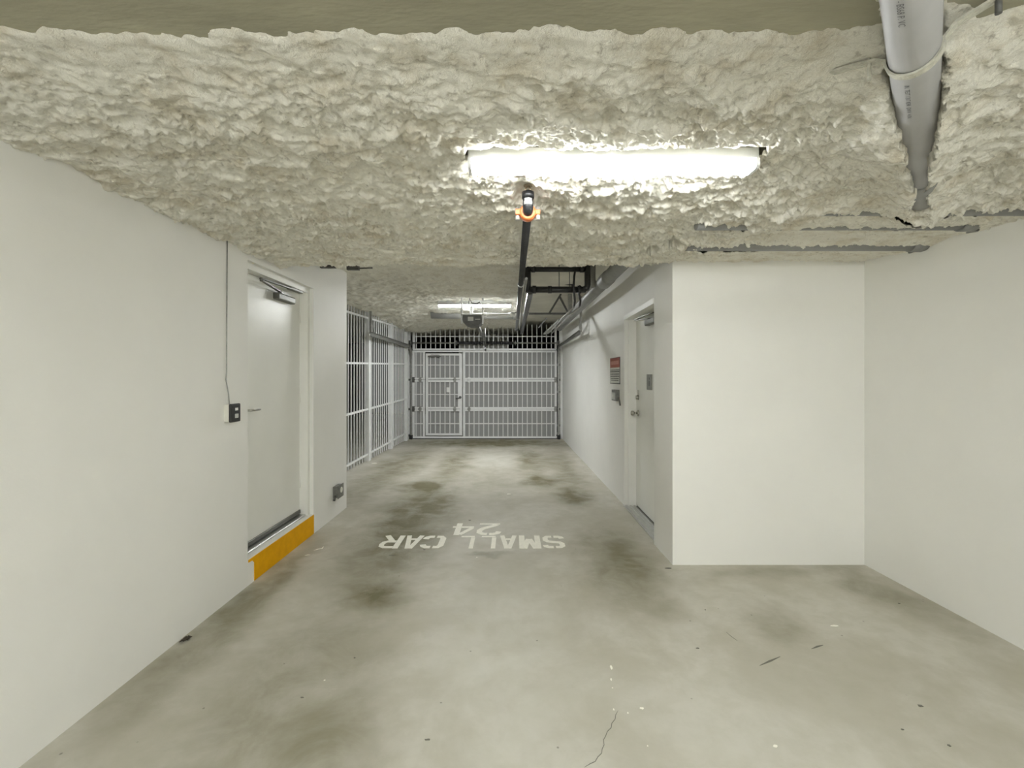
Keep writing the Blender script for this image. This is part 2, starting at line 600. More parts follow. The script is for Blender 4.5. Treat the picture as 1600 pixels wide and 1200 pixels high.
def near_insulation():
    h = 0.0052
    xs = np.arange(XL - 0.03, XR + 0.03, h)
    ys = np.arange(1.02, STEP + 0.12, h)
    X, Y = np.meshgrid(xs, ys)
    wx = fbm(X * 3, Y * 3, 91, 3) * 0.06
    wy = fbm(X * 3, Y * 3, 47, 3) * 0.06
    big = fbm(X * 1.3, Y * 1.6, 3, 3)
    mid = fbm((X + wx) * 5.0, (Y + wy) * 7.0, 11, 4, 0.55)
    bil = np.abs(fbm((X + wx) * 9, (Y + wy) * 13, 23, 4, 0.55))
    fine = fbm((X + wx * 0.3) * 26, (Y + wy * 0.3) * 30, 31, 4, 0.72)
    w2x = wx * 0.5 + fbm(X * 14, Y * 14, 301, 2) * 0.018
    w2y = wy * 0.5 + fbm(X * 14, Y * 14, 307, 2) * 0.018
    tuft = np.abs(fbm((X + w2x) * 16, (Y + w2y) * 20, 37, 3, 0.6))
    flake = ridge((X + w2x) * 24, (Y + w2y) * 30, 311, 3) - 0.62
    rid = ridge((X + wx * 1.5) * 6, (Y + wy * 1.5) * 11, 55, 3)
    patch = sstep(0.3, 0.7, vnoise(X * 2.3 + 8, Y * 2.3 + 3, 321))
    t = 0.050 + 0.016 * big + 0.017 * mid + 0.030 * (bil - 0.2) + (0.012 + 0.006 * patch) * fine + (0.016 + 0.014 * patch) * (tuft - 0.2) \
        + 0.024 * (rid - 0.62) + (0.010 + 0.012 * patch) * flake
    # small torn pits
    pit = vnoise((X + w2x) * 11, (Y + w2y) * 14, 331)
    t = t - 0.022 * sstep(0.80, 0.92, pit)
    # smoother, flatter coat towards the projecting block on the right
    calm = sstep(1.1, 1.7, X) * sstep(2.35, 2.7, Y)
    t = t * (1 - calm * 0.55) + calm * 0.55 * 0.05
    # deeper tufts along the front edge
    t = t + 0.010 * (1 - sstep(1.3, 1.9, Y)) * (fbm(X * 16, Y * 16, 71, 4, 0.65) + 0.1)
    # thinner coat round the lamp
    t = t - 0.016 * np.exp(-((X - 0.42) / 0.8) ** 4 - ((Y - 1.96) / 0.2) ** 2)
    rr = np.sqrt((np.maximum(np.abs(X - 0.42) - 0.55, 0) / 1.0) ** 2 + (Y - 1.96) ** 2)
    ring = sstep(0.22, 0.45, rr) * (1 - sstep(0.7, 1.2, rr))
    t = t + ring * (0.012 + 0.03 * (ridge((X + wx) * 4, (Y + wy) * 8, 341, 3) - 0.6))
    # the upright sprinkler head sits in a hollow
    t = t - np.clip(t - 0.008, 0, 1) * np.exp(-((X - 0.079) / 0.07) ** 4 - ((Y - 2.26) / 0.09) ** 4)
    # hollows beside the clamp of the diagonal pipe
    t = t * (1 - 0.85 * np.exp(-((X - 0.97) / 0.11) ** 2 - ((Y - 1.31) / 0.12) ** 2)) * (1 - 0.7 * np.exp(-((X - 1.26) / 0.06) ** 2 - ((Y - 1.2) / 0.06) ** 2))
    # sag at the walls
    t = t + 0.025 * (1 - sstep(0.0, 0.25, X - XL))
    # front edge: feathers out onto the bare slab
    edge = 1.245 + 0.05 * fbm(X * 2.2, X * 0 + 1.7, 5, 4, 0.6) + 0.02 * fbm(X * 18, Y * 18, 9, 3) - 0.10 * sstep(1.15, 1.5, X) * 2
    fade = sstep(-0.005, 0.03, Y - edge) * (0.22 + 0.78 * sstep(0.0, 0.42, Y - edge + 0.10 * fbm(X * 7, Y * 7, 351, 3)))
    t = t * fade - 0.012 * (1 - sstep(-0.02, 0.02, Y - edge))
    # gap in front of the lamp housing
    near_lamp = np.abs(X - 0.425) < 0.612 + 0.008 * fbm(X * 20, Y * 20, 15, 2)
    lip = 1.845 + 0.045 * vnoise(X * 6.1 + 4, Y * 0 + 2, 77) + 0.012 * fbm(X * 30, Y * 8, 13, 3)
    t = np.where(near_lamp & (Y > lip) & (Y < 1.99), -0.02, t)
    lowered = sstep(0.0, 0.10, np.minimum(Y - 1.99, 1.0)) * (Y > 1.99) + (Y <= 1.99) * sstep(0.0, 0.12, lip - Y)
    t = np.where(near_lamp & (t > 0), np.minimum(t, 0.03 + 0.06 * lowered + 0.006 * fine), t)
    # bulge wrapped round the diagonal pipe, torn open along it
    dx, dy = X - PIPE_A.x, Y - PIPE_A.y
    s = dx * PIPE_D.x + dy * PIPE_D.y
    d = dx * PIPE_D.y - dy * PIPE_D.x           # + to the right
    jag = 0.010 * fbm(X * 30, Y * 30, 19, 3) + 0.008 * fbm(X * 70, Y * 70, 21, 2)
    bul = np.exp(-(d / 0.12) ** 2) * sstep(0.0, 0.6, s) * (1 - sstep(1.75, 2.1, s))
    t = t + bul * 0.085
    wl = np.interp(s, [-1, 0.42, 0.62, 0.85, 1.1, 1.25, 1.32, 1.4, 1.5, 1.62, 1.68], [0.064, 0.064, 0.050, 0.036, 0.026, 0.022, 0.012, 0.02, 0.03, 0.05, -0.1]) + jag
    wr = np.interp(s, [-1, 0.55, 0.72, 0.95, 1.2, 1.29, 1.33, 1.4, 1.5, 1.62, 1.68], [0.064, 0.064, 0.048, 0.034, 0.025, 0.025, 0.01, 0.024, 0.02, 0.05, -0.1]) + jag
    open_ = ((d > -wl) & (d < wr))
    t = np.where(open_ & (s > -1.2) & (s < 1.72), 0.003, t)

    # slits where runs of pipe show through
    def slit(t, x0, x1, yc, lo, hi, seed, thr):
        n = vnoise(X * 3.3 + seed, X * 0 + seed * 1.7, seed)
        big_ = 0.5 + 0.5 * fbm(X * 9, X * 0 + seed, seed + 3, 3)
        top = lo * big_ * sstep(x0, x0 + 0.1, X) * (1 - sstep(x1 - 0.1, x1, X)) + 0.007 * fbm(X * 45, Y * 2, seed + 7, 2)
        tilt = yc + 0.0 * X
        m_ = (X > x0) & (X < x1) & (n > thr) & (Y > tilt - top) & (Y < tilt + hi)
        return np.where(m_, -0.02, t)
    swell = np.exp(-((Y - 3.12) / 0.17) ** 2) * sstep(1.0, 1.25, X) * 0.05 + np.exp(-((Y - 2.56) / 0.3) ** 4) * sstep(1.0, 1.5, X) * 0.045
    t = t + swell
    t = slit(t, 1.22, 2.74, 3.09, 0.075, 0.012, 5, 0.08)
    t = slit(t, 1.10, 2.66, 2.685, 0.042, 0.004, 8, 0.25)
    t = slit(t, 1.66, 2.66, 2.43, 0.020, 0.003, 12, 0.1)
    # ragged tear running from the slit towards the grey drain pipe
    px_ = np.interp(Y, [3.02, 3.2, 3.45, 3.6], [1.12, 1.02, 0.92, 0.86])
    tear = (Y > 3.02) & (Y < 3.6) & (np.abs(X - px_) < 0.02 + 0.035 * np.abs(fbm(X * 14, Y * 14, 37, 3)) + 0.012 * fbm(X * 50, Y * 50, 41, 2)) & (vnoise(X * 9, Y * 7, 44) > 0.3)
    t = np.where(tear, t * 0.25, t)
    # back edge where the slab steps up
    back = STEP + 0.02 + 0.035 * fbm(X * 2.5, X * 0 + 3.1, 61, 4, 0.6) + 0.012 * fbm(X * 20, Y * 20, 63, 2)
    up = np.clip((Y - back) / 0.05, 0, 1)
    Z = SLAB - t
    Z = Z + up * 0.33
    Xo = X + 0.013 * fbm(X * 20, Y * 20, 81, 3, 0.6)
    Yo = Y + 0.015 * fbm(X * 20, Y * 20, 87, 3, 0.6)
    keep = (t > -0.011) | (Y > back)
    return grid_mesh('insulation', Xo, Yo, Z, M['insul'], keep)


ins = near_insulation()
ins.parent = ceiling
ins['kind'] = 'stuff'
ins['label'] = 'lumpy off-white sprayed fibre insulation on the near ceiling'


def far_insulation():
    h = 0.014
    xs = np.arange(-2.75, 0.34, h)
    ys = np.arange(STEP, 12.3, h)
    X, Y = np.meshgrid(xs, ys)
    wx = fbm(X * 2, Y * 2, 191, 3) * 0.12
    t = 0.11 + 0.022 * fbm(X * 1.1, Y * 1.0, 103, 3) + 0.024 * fbm((X + wx) * 4, (Y + wx) * 3.4, 111, 4, 0.55) \
        + 0.05 * (np.abs(fbm((X + wx) * 6, (Y + wx) * 5, 123, 4)) - 0.2) + 0.006 * fbm(X * 26, Y * 26, 131, 3)
    t = t + 0.075 * (1 - sstep(-2.3, -1.5, X)) + 0.07 * sstep(8.2, 10.8, Y)
    t = t + 0.10 * (1 - sstep(3.8, 5.0, Y)) * (1 - sstep(-1.7, -1.2, X))
    # hollow in front of and over the far lamp
    t = t - 0.05 * np.exp(-((X + 0.62) / 0.75) ** 4 - ((Y - 7.55) / 0.5) ** 2)
    e = 0.20 + 0.08 * fbm(Y * 1.6, Y * 0 + 4.4, 141, 4) + 0.02 * fbm(X * 16, Y * 16, 147, 2)
    t = t * sstep(-0.01, 0.09, e - X) - 0.01 * (X > e)
    return grid_mesh('insulation', X, Y, SLAB2 - t, M['insul_far'], t > -0.009)


ins2 = far_insulation()
ins2.parent = ceiling2
ins2['kind'] = 'stuff'
ins2['label'] = 'sprayed insulation on the higher corridor ceiling around the distant lamp'

# ================================================================== DOORS
# left door, raised on a yellow-painted kerb
door1 = struct(thing('door_1', 'white steel door raised above a yellow kerb', 'door', (XL - 0.11, D1A, KERB)), 'white steel door raised above a yellow kerb')
del door1['category']
FX0, FX1 = XL - 0.16, XL - 0.035
fr = MB().prism([(FX1, D1A, KERB), (FX1, D1A + 0.045, KERB), (FX1, D1A + 0.045, D1T - 0.05), (FX1, D1B - 0.045, D1T - 0.05),
                 (FX1, D1B - 0.045, KERB), (FX1, D1B, KERB), (FX1, D1B, D1T), (FX1, D1A, D1T)], (FX0 - FX1, 0, 0)).build('door_frame', M['frame'], door1)
slab = MB().box(XL - 0.155, XL - 0.112, D1A + 0.048, D1B - 0.048, KERB + 0.028, D1T - 0.053, 0.002).build('door_panel', M['door'], door1)
DX = XL - 0.112
MB().box(DX - 0.002, DX + 0.012, D1A + 0.05, D1B - 0.05, KERB + 0.024, KERB + 0.06, 0.003).build('door_sweep', M['closer'], slab)
MB().box(XL - 0.16, XL - 0.055, D1A + 0.045, D1B - 0.045, KERB, KERB + 0.016, 0.004).build('threshold', M['alu'], door1)
# lever
lv = MB()
lv.tube([(DX, 3.40, 1.245), (DX + 0.008, 3.40, 1.245)], 0.027, 18)
lv.tube([(DX + 0.006, 3.40, 1.245), (DX + 0.046, 3.40, 1.245), (DX + 0.054, 3.408, 1.245), (DX + 0.056, 3.42, 1.245), (DX + 0.056, 3.515, 1.245)], 0.009, 10)
lv.build('lever_handle', M['chrome'], slab)
# closer: body, pinion cap, two-piece arm, shoe
cl = MB().box(DX, DX + 0.055, 3.80, 4.10, 2.145, 2.205, 0.012, 3).build('closer_body', M['closer'], slab)
MB().box(DX, DX + 0.006, 3.70, 3.83, 2.14, 2.21, 0.002).build('closer_plate', M['grey_light'], cl)
MB().bar((DX + 0.03, 3.87, 2.218), (DX + 0.075, 3.50, 2.238), 0.026, 0.008).tube([(DX + 0.03, 3.87, 2.20), (DX + 0.03, 3.87, 2.228)], 0.014, 12).build('closer_arm', M['closer'], cl)
MB().bar((DX + 0.075, 3.49, 2.25), (DX + 0.065, 4.02, 2.268), 0.022, 0.01).tube([(DX + 0.075, 3.50, 2.23), (DX + 0.075, 3.50, 2.258)], 0.012, 12).build('closer_forearm', M['closer'], cl)
MB().box(DX + 0.03, DX + 0.075, 3.98, 4.20, 2.262, 2.283, 0.003).build('closer_shoe', M['closer'], cl)
for z in (0.45, 1.25, 2.0):
    MB().tube([(DX + 0.004, D1B - 0.046, z), (DX + 0.004, D1B - 0.046, z + 0.11)], 0.006, 8).build('hinge', M['frame'], slab)

kerb = struct(MB().box(XL - 0.25, XL, D1A, D1B, 0, KERB).build('door_sill', M['frame']), 'white concrete sill below the left door')
MB().prism([(XL, 3.334, 0.003), (XL, D1B, 0.003), (XL, D1B, KERB - 0.004), (XL, D1A + 0.006, KERB - 0.004), (XL, D1A + 0.006, KERB - 0.022),
            (XL, 3.310, KERB - 0.026), (XL, 3.334, KERB - 0.05)], (0.004, 0, 0)).build('kerb_face', M['yellow'], kerb)['label'] = 'yellow painted kerb face'

# right door
d2 = struct(thing('door_2', 'white steel door in the right corridor wall', 'door', (1.43, D2B, 0)), 'white steel door in the right corridor wall')
del d2['category']
x2 = 1.425
MB().prism([(1.262, D2A, D2T - 0.05), (1.262, D2A, D2T), (1.296, D2B, D2T), (1.296, D2B, 0), (1.294, D2B - 0.05, 0), (1.294, D2B - 0.05, D2T - 0.05)], (0.22, 0, 0)).build('door_frame', M['frame'], d2)
MB().box(1.335, 1.45, D2B - 0.068, D2B - 0.045, 0, D2T - 0.045, 0.003).build('door_stop', M['frame'], d2)
p2 = MB().box(x2, x2 + 0.045, D2A + 0.02, D2B - 0.055, 0.03, D2T - 0.055, 0.002).build('door_panel', M['door'], d2)
th = MB().box(1.29, 1.45, D2A, D2B - 0.05, 0, 0.014, 0.003).build('threshold', M['alu'], d2)
for k in range(3):
    MB().box(1.305 + 0.045 * k, 1.325 + 0.045 * k, D2A, D2B - 0.052, 0.014, 0.022, 0.003).build('threshold_ridge', M['alu'], th)
# lever set, deadbolt, plaque, closer
k = MB().tube([(x2, 5.13, 1.085), (x2 - 0.012, 5.13, 1.085), (x2 - 0.02, 5.13, 1.085)], [0.036, 0.034, 0.022], 18)
k.tube([(x2 - 0.015, 5.13, 1.085), (x2 - 0.05, 5.13, 1.085)], 0.012, 12)
k.tube([(x2 - 0.045, 5.13, 1.085), (x2 - 0.055, 5.13, 1.085), (x2 - 0.075, 5.13, 1.085), (x2 - 0.085, 5.13, 1.085)], [0.016, 0.028, 0.029, 0.018], 18)
k.build('door_knob', M['chrome'], p2)
k = MB().box(x2 - 0.006, x2, 5.10, 5.16, 1.235, 1.345, 0.003)
k.tube([(x2 - 0.004, 5.13, 1.262), (x2 - 0.03, 5.13, 1.262)], [0.028, 0.024], 18)
k.build('deadbolt', M['chrome'], p2)
pq = MB().box(x2 - 0.005, x2, 4.62, 4.80, 1.36, 1.52, 0.001).build('plaque', M['plaque'], p2)
pk = MB()
pk.tube([(x2 - 0.006, 4.71, 1.475), (x2 - 0.0045, 4.71, 1.475)], 0.014, 12)
pk.box(x2 - 0.006, x2 - 0.0045, 4.695, 4.725, 1.40, 1.455)
pk.build('plaque_figure', M['ink'], pq)
cb = MB().box(x2 - 0.055, x2, 4.40, 4.72, 2.02, 2.08, 0.012, 3).build('closer_body', M['closer'], p2)
MB().bar((x2 - 0.03, 4.62, 2.09), (x2 - 0.09, 4.93, 2.105), 0.026, 0.01).build('closer_arm', M['closer'], cb)
MB().bar((x2 - 0.09, 4.93, 2.115), (x2 - 0.045, 4.45, 2.125), 0.022, 0.01).build('closer_forearm', M['closer'], cb)

# ================================================================== LAMPS
def strip_light(name, label, cx, cy, zb, ztop, lens, length=1.22, group='ceiling strip lights', flange=0.0):
    t = thing(name, label, 'light', (cx, cy, zb), group)
    x0, x1 = cx - length / 2, cx + length / 2
    w = 0.045
    zh = zb + 0.036
    MB().box(x0, x1, cy - w * 0.97, cy + w * 0.97, zh, ztop, 0.004).build('housing', M['lamp_metal'], t)
    if flange:  # added baffle that keeps lamp light off the ceiling close by
        MB().prism([(x0, cy - w - flange, zh - 0.012), (x0, cy - w, zh + 0.01), (x0, cy + w, zh + 0.01), (x0, cy + w + flange, zh - 0.012), (x0, cy + w, zh + 0.014), (x0, cy - w, zh + 0.014)], (length, 0, 0)).build('added_baffle', M['lamp_metal'], t)
    prof = [(-w, zh)] + [(-w, zb + 0.018)] + [(-w + 0.018 * (1 - math.cos(a)), zb + 0.018 - 0.018 * math.sin(a)) for a in (0.5, 1.0, 1.57)]
    prof = prof + [(-y, z) for y, z in prof[::-1]]
    MB().prism([(x0 + 0.012, cy + y, z) for y, z in prof], (length - 0.024, 0, 0)).build('diffuser', lens, t)
    for s, xe in ((-1, x0), (1, x1 - 0.014)):
        q = MB().prism([(xe, cy + y * 1.05, z - 0.002 if z < zh - 0.001 else z + 0.004) for y, z in prof], (0.014, 0, 0))
        q.build('end_cap', M['lamp_metal'], t)
    return t


strip_light('strip_light', 'bright long strip light on the near insulated ceiling', 0.425, 1.945, 2.374, SLAB, M['lens_near'])
strip_light('strip_light', 'small distant strip light above the gate opener', -0.62, 7.58, 2.655, SLAB2, M['lens_far'], flange=0.05)
for xx, yy, where in ((-0.9, -1.3, 'nearer left'), (1.7, -1.3, 'nearer right'), (-0.9, -3.6, 'farther left'), (1.7, -3.6, 'farther right')):  # unseen lamps, added to even out light on walls and ceiling
    rl = strip_light('strip_light', 'added hanging fill light behind the camera, the %s of four' % where, xx, yy, 2.02, 2.075, M['lens_fill'])
    for sx in (-0.4, 0.4):
        MB().tube([(xx + sx, yy, 2.07), (xx + sx, yy, SLAB)], 0.006, 8).build('hanger_rod', M['galv'], rl)

# ================================================================== GREY DRAIN PIPE ON THE RIGHT
pt = thing('drain_pipe', 'large grey plastic pipe crossing the ceiling at upper right', 'pipe', PIPE_A - PIPE_D * 1.1)
P = lambda s: PIPE_A + PIPE_D * s
MB().tube([P(-1.1), P(1.30)], PIPE_R, 40).build('pipe', M['pvc'], pt)
MB().tube([P(1.30), P(1.31), P(1.62), P(1.66)], [PIPE_R, 0.066, 0.066, 0.05], 36).build('coupling', M['dark_pvc'], pt)
MB().tube([(1.55, 2.425, 2.39), (2.78, 2.425, 2.39)], 0.034, 24).build('branch_pipe', M['dark_pvc'], pt)
# clamp ring with its arms
side = Vector((PIPE_D.y, -PIPE_D.x, 0))
upv = Vector((0, 0, 1))
CL = -0.06


def clamp():
    s0 = 0.235
    c = P(s0)
    # strap hangs in a plane tilted a little to the pipe
    nrm = (PIPE_D + side * 0.12).normalized()
    sx = (side - nrm * side.dot(nrm)).normalized()
    pts = [c + sx * -0.22 + upv * 0.045, c + sx * -0.15 + upv * 0.034, c + sx * -0.085 + upv * 0.020]
    for a in np.linspace(math.pi * 0.98, math.pi * 2.02, 19):
        pts.append(c + sx * math.cos(a) * 0.062 + upv * math.sin(a) * 0.062)
    pts += [c + sx * 0.085 + upv * 0.03, c + sx * 0.16 + upv * 0.05, c + sx * 0.26 + upv * 0.055]
    m = MB()
    vs = []
    for i, p in enumerate(pts):
        d = (pts[min(i + 1, len(pts) - 1)] - pts[max(i - 1, 0)]).normalized()
        n_ = nrm.cross(d).normalized()
        wv = 0.013
        vs.append([m.bm.verts.new(p + nrm * (a * wv) + n_ * (b * 0.003)) for a, b in ((-1, -1), (1, -1), (1, 1), (-1, 1))])
    for a, b in zip(vs, vs[1:]):
        for k in range(4):
            m.bm.faces.new((a[k], a[(k + 1) % 4], b[(k + 1) % 4], b[k]))
    m.bm.faces.new(vs[0][::-1])
    m.bm.faces.new(vs[-1])
    q = m.build('clamp_strap', M['strap'], pt)
    MB().tube([c + sx * -0.10 + upv * -0.03, c + sx * -0.10 + upv * 0.062], 0.005, 8).build('clamp_rod', M['strap'], q)
    MB().tube([c + sx * 0.16 + upv * 0.01, c + sx * 0.16 + upv * 0.062], 0.007, 8).build('clamp_rod', M['dark_galv'], q)


clamp()


# print running along the underside of the pipe
def pipe_print(txt, s0, size, ang, parent):
    cu = bpy.data.curves.new('print', 'FONT')
    cu.body = txt
    cu.size = size
    cu.resolution_u = 2
    ob = bpy.data.objects.new('print', cu)
    col.objects.link(ob)
    dg = bpy.context.evaluated_depsgraph_get()
    me = bpy.data.meshes.new_from_object(ob.evaluated_get(dg))
    bpy.data.objects.remove(ob)
    for v in me.vertices:
        a = ang + (v.co.y - size * 0.35) / PIPE_R
        # text runs towards the camera: its baseline on the left
        p = P(s0 + v.co.x) + (side * math.sin(a) - upv * math.cos(a)) * (PIPE_R + 0.0006)
        v.co = p
    me.materials.clear()
    me.materials.append(M['ink'])
    o_ = bpy.data.objects.new('pipe_lettering', me)
    col.objects.link(o_)
    put(o_, parent)


pipe_print('A / CI - BS68 P. VC', -0.16, 0.020, -0.30, pt)
pipe_print('IN. TEST 1317 KPA  DWV  4 IN', 0.30, 0.017, -0.30, pt)

# pipe runs that show in the slits of the insulation
for yc, x0, x1, zc, r, nm, lb in ((3.085, 1.18, 2.79, 2.396, 0.048, 'ceiling_pipe', 'dark grey pipe showing in the widest slit above the projecting wall'),
                                  (2.675, 1.08, 2.72, 2.394, 0.038, 'ceiling_pipe', 'dark grey pipe showing in the narrow slit of the insulation')):
    m = MB().tube([(x0, yc - 0.01, zc), (x1, yc - 0.01, zc)], r, 24)
    m.tube([(x1 - 0.10, yc - 0.01, zc), (x1 - 0.02, yc - 0.01, zc)], r + 0.007, 24)
    tag(m.build(nm, M['dark_pvc']), lb, 'pipe')
br = thing('pipe_bracket', 'small drooping steel bracket at the end of the ceiling slit', 'bracket', (2.74, 3.15, 2.46))
MB().prism([(2.70, 3.14, 2.43), (2.80, 3.14, 2.43), (2.775, 3.14, 2.40), (2.768, 3.14, 2.36), (2.755, 3.14, 2.35), (2.745, 3.14, 2.39), (2.70, 3.14, 2.415)], (0, 0.012, 0)).build('plate', M['dark_pvc'], br)
MB().tube([(2.757, 3.12, 2.36), (2.757, 3.16, 2.36)], 0.008, 10).build('bolt', M['dark_galv'], br)
nb = thing('pipe_stub', 'short round pipe stub poking from the insulation by the right wall', 'pipe', (2.76, 2.73, 2.40))
MB().tube([(2.76, 2.76, 2.385), (2.76, 2.70, 2.375)], 0.018, 16).build('stub', M['dark_pvc'], nb)
MB().tube([(2.76, 2.702, 2.375), (2.76, 2.696, 2.374)], 0.011, 12).build('bore', M['black'], nb)
# dark steel strips at the left edge of the near ceiling
sb = thing('ceiling_strut', 'pair of dark steel strips in the insulation above the left wall end', 'bracket', (-1.75, 4.3, 2.6))
MB().box(-1.86, -1.69, 4.40, 4.44, 2.55, 2.61, 0.002).build('strut', M['dark_galv'], sb)
MB().box(-1.63, -1.51, 4.48, 4.52, 2.55, 2.60, 0.002).tube([(-1.51, 4.5, 2.568), (-1.38, 4.5, 2.572)], 0.008, 8).build('strut', M['dark_galv'], sb)

# ================================================================== SPRINKLER PIPE
XS, ZS = 0.079, 2.322
sp = thing('sprinkler_pipe', 'black steel sprinkler pipe with an orange coupling running down the corridor', 'pipe', (XS, 2.3, ZS))
YE = 2.245
MB().tube([(XS, 2.285, ZS), (XS, 2.265, ZS), (XS, 2.252, ZS + 0.004), (XS, YE, ZS + 0.018), (XS, YE, ZS + 0.062)], 0.026, 24) \
    .tube([(XS, YE, ZS + 0.055), (XS, YE, ZS + 0.085)], 0.030, 24).build('end_fitting', M['black_pipe'], sp)
hd = MB().tube([(XS, YE, ZS + 0.08), (XS, YE, ZS + 0.094)], 0.012, 16).build('sprinkler_head', M['bronze'], sp)
for s in (-1, 1):
    MB().tube([(XS + s * 0.010, YE, ZS + 0.09), (XS + s * 0.013, YE, ZS + 0.102), (XS + s * 0.004, YE, ZS + 0.116)], 0.003, 8).build('head_arm', M['bronze'], hd)
MB().tube([(XS, YE, ZS + 0.116), (XS, YE, ZS + 0.119)], 0.022, 24).build('deflector', M['bronze'], hd)
lb_ = MB().tube([(XS, YE - 0.0022, ZS + 0.02), (XS, YE - 0.0022, ZS + 0.05)], 0.0245, 24).build('pipe_label', M['grey_light'], sp)
# orange grooved coupling: two half rings with bolted ears
cp = MB().tube([(XS, 2.265, ZS), (XS, 2.272, ZS), (XS, 2.308, ZS), (XS, 2.315, ZS)], [0.034, 0.040, 0.040, 0.034], 28)
cp = cp.build('coupling', M['orange'], sp)
for s in (-1, 1):
    MB().box(XS + s * 0.034 - 0.005, XS + s * 0.060 + 0.002, 2.272, 2.308, ZS - 0.012, ZS + 0.012, 0.003) \
        .build('coupling_ear', M['orange'], cp)
    MB().tube([(XS + s * 0.051, 2.29, ZS - 0.036), (XS + s * 0.051, 2.29, ZS - 0.018), (XS + s * 0.051, 2.29, ZS + 0.03)], [0.012, 0.012, 0.006], 10).build('coupling_bolt', M['bolt'], cp)
MB().tube([(XS, 2.31, ZS), (XS, 8.0, ZS)], 0.0225, 20).build('pipe', M['black_pipe'], sp)
for yy in (4.05, 6.4):
    MB().tube([(XS, yy, ZS), (XS, yy + 0.03, ZS)], 0.028, 20).tube([(XS, yy + 0.015, ZS + 0.027), (XS, yy + 0.015, ZS + 0.045)], 0.012, 10) \
        .build('pipe_clamp', M['galv'], sp)
    MB().tube([(XS, yy + 0.015, ZS + 0.04), (XS, yy + 0.015, SLAB2 - 0.02)], 0.005, 8).build('hanger_rod', M['galv'], sp)
MB().tube([(XS, 7.93, ZS), (XS, 8.02, ZS)], 0.03, 20).build('end_cap', M['black_pipe'], sp)
# thin conduit beside it
tag(MB().tube([(XS + 0.05, 4.1, ZS + 0.06), (XS + 0.05, 7.6, ZS + 0.03), (XS + 0.05, 7.7, ZS + 0.01), (XS + 0.05, 7.75, ZS - 0.02)], 0.012, 10).build('conduit', M['galv']),
    'thin grey conduit alongside the black sprinkler pipe', 'conduit')

# ================================================================== BLACK PIPE LOOP
YB = 4.82
lp = thing('pipe_loop', 'rectangular loop of thick black pipe hung below the corridor ceiling', 'pipe', (0.2, YB, 2.42))
zt, zl = 2.632, 2.418
xl, xr = 0.165, 0.80
MB().tube([(xl, YB, zt), (xr, YB, zt)], 0.027, 20).build('upper_pipe', M['black_pipe'], lp)
MB().tube([(xl, YB, zl), (xr - 0.02, YB, zl)], 0.034, 20).build('lower_pipe', M['black_pipe'], lp)
MB().tube([(xl, YB, zt + 0.05), (xl, YB, zl - 0.03)], 0.036, 20).build('left_riser', M['black_pipe'], lp)
MB().tube([(xr, YB, SLAB2 - 0.005), (xr, YB, zl + 0.05), (xr - 0.01, YB, zl + 0.015), (xr - 0.05, YB, zl)], 0.034, 20).build('right_riser', M['black_pipe'], lp)
for x_, z_, r_ in ((xl + 0.06, zt, 0.033), (xl + 0.07, zl, 0.042), (xr - 0.09, zl, 0.042), (xr - 0.06, zt, 0.033), (0.40, zl, 0.040)):
    MB().tube([(x_ - 0.02, YB, z_), (x_ + 0.02, YB, z_)], r_, 20).build('pipe_coupling', M['black_pipe'], lp)
MB().tube([(0.64, YB, zl + 0.03), (0.64, YB, zl + 0.052), (0.55, YB, zl + 0.052), (0.55, YB, zl + 0.03)], 0.012, 10).build('valve_handle', M['black'], lp)
MB().tube([(xl + 0.02, YB, zl), (xl + 0.035, YB + 0.15, zl), (xl + 0.04, 9.6, zl)], 0.034, 20).build('long_run', M['black_pipe'], lp)
for x_, z_ in ((0.335, zt), (0.50, zl), (0.61, zl)):
    MB().tube([(x_, YB + 0.01, z_), (x_, YB + 0.01, SLAB2 - 0.004)], 0.005, 8).build('hanger_rod', M['dark_galv'], lp)
# flexible black hoses from the loop into conduits along the wall
for i, (x_, lb) in enumerate(((0.665, 'nearer black hose looping from the black pipes down to a wall conduit'), (0.715, 'second black hose beside the corridor wall, right of its twin'))):
    hs = thing('hose', lb, 'hose', (x_, YB, 2.3))
    xs_ = x_ + 0.01 * i
    path = [(x_, YB - 0.02, zt - 0.02 - 0.16 * i), (x_ - 0.012, YB - 0.045, zt - 0.08 - 0.12 * i), (x_ - 0.02, YB - 0.05, zl + 0.02), (x_ - 0.01, YB - 0.04, zl - 0.06), (xs_, YB, 2.30), (xs_ + 0.002, YB + 0.05, 2.265), (xs_ + 0.004, YB + 0.14, 2.25)]
    MB().tube(path, 0.012, 10).build('flexible_hose', M['black'], hs)
    MB().tube([(xs_ + 0.004, YB + 0.12, 2.25), (xs_ + 0.03, 6.4, 2.30), (xs_ + 0.04, 8.8, 2.33)], 0.012, 10).build('conduit_run', M['galv'], hs)

# big grey pipe along the corridor wall
gp = thing('drain_pipe', 'thick dull grey pipe running along the top of the corridor wall', 'pipe', (1.03, 3.55, 2.54))
XG, ZG = 1.02, 2.545
MB().tube([(XG, 3.45, ZG), (XG, 9.8, ZG)], 0.07, 28).build('pipe', M['dark_pvc'], gp)
MB().tube([(XG, 4.78, ZG), (XG, 4.80, ZG), (XG, 5.05, ZG), (XG, 5.07, ZG)], [0.07, 0.079, 0.079, 0.07], 28).build('coupling', M['dark_pvc'], gp)
MB().tube([(XG - 0.11, 5.2, SLAB2 - 0.004), (XG - 0.11, 5.2, ZG + 0.05), (XG - 0.08, 5.24, ZG)], 0.045, 18).build('branch', M['dark_pvc'], gp)

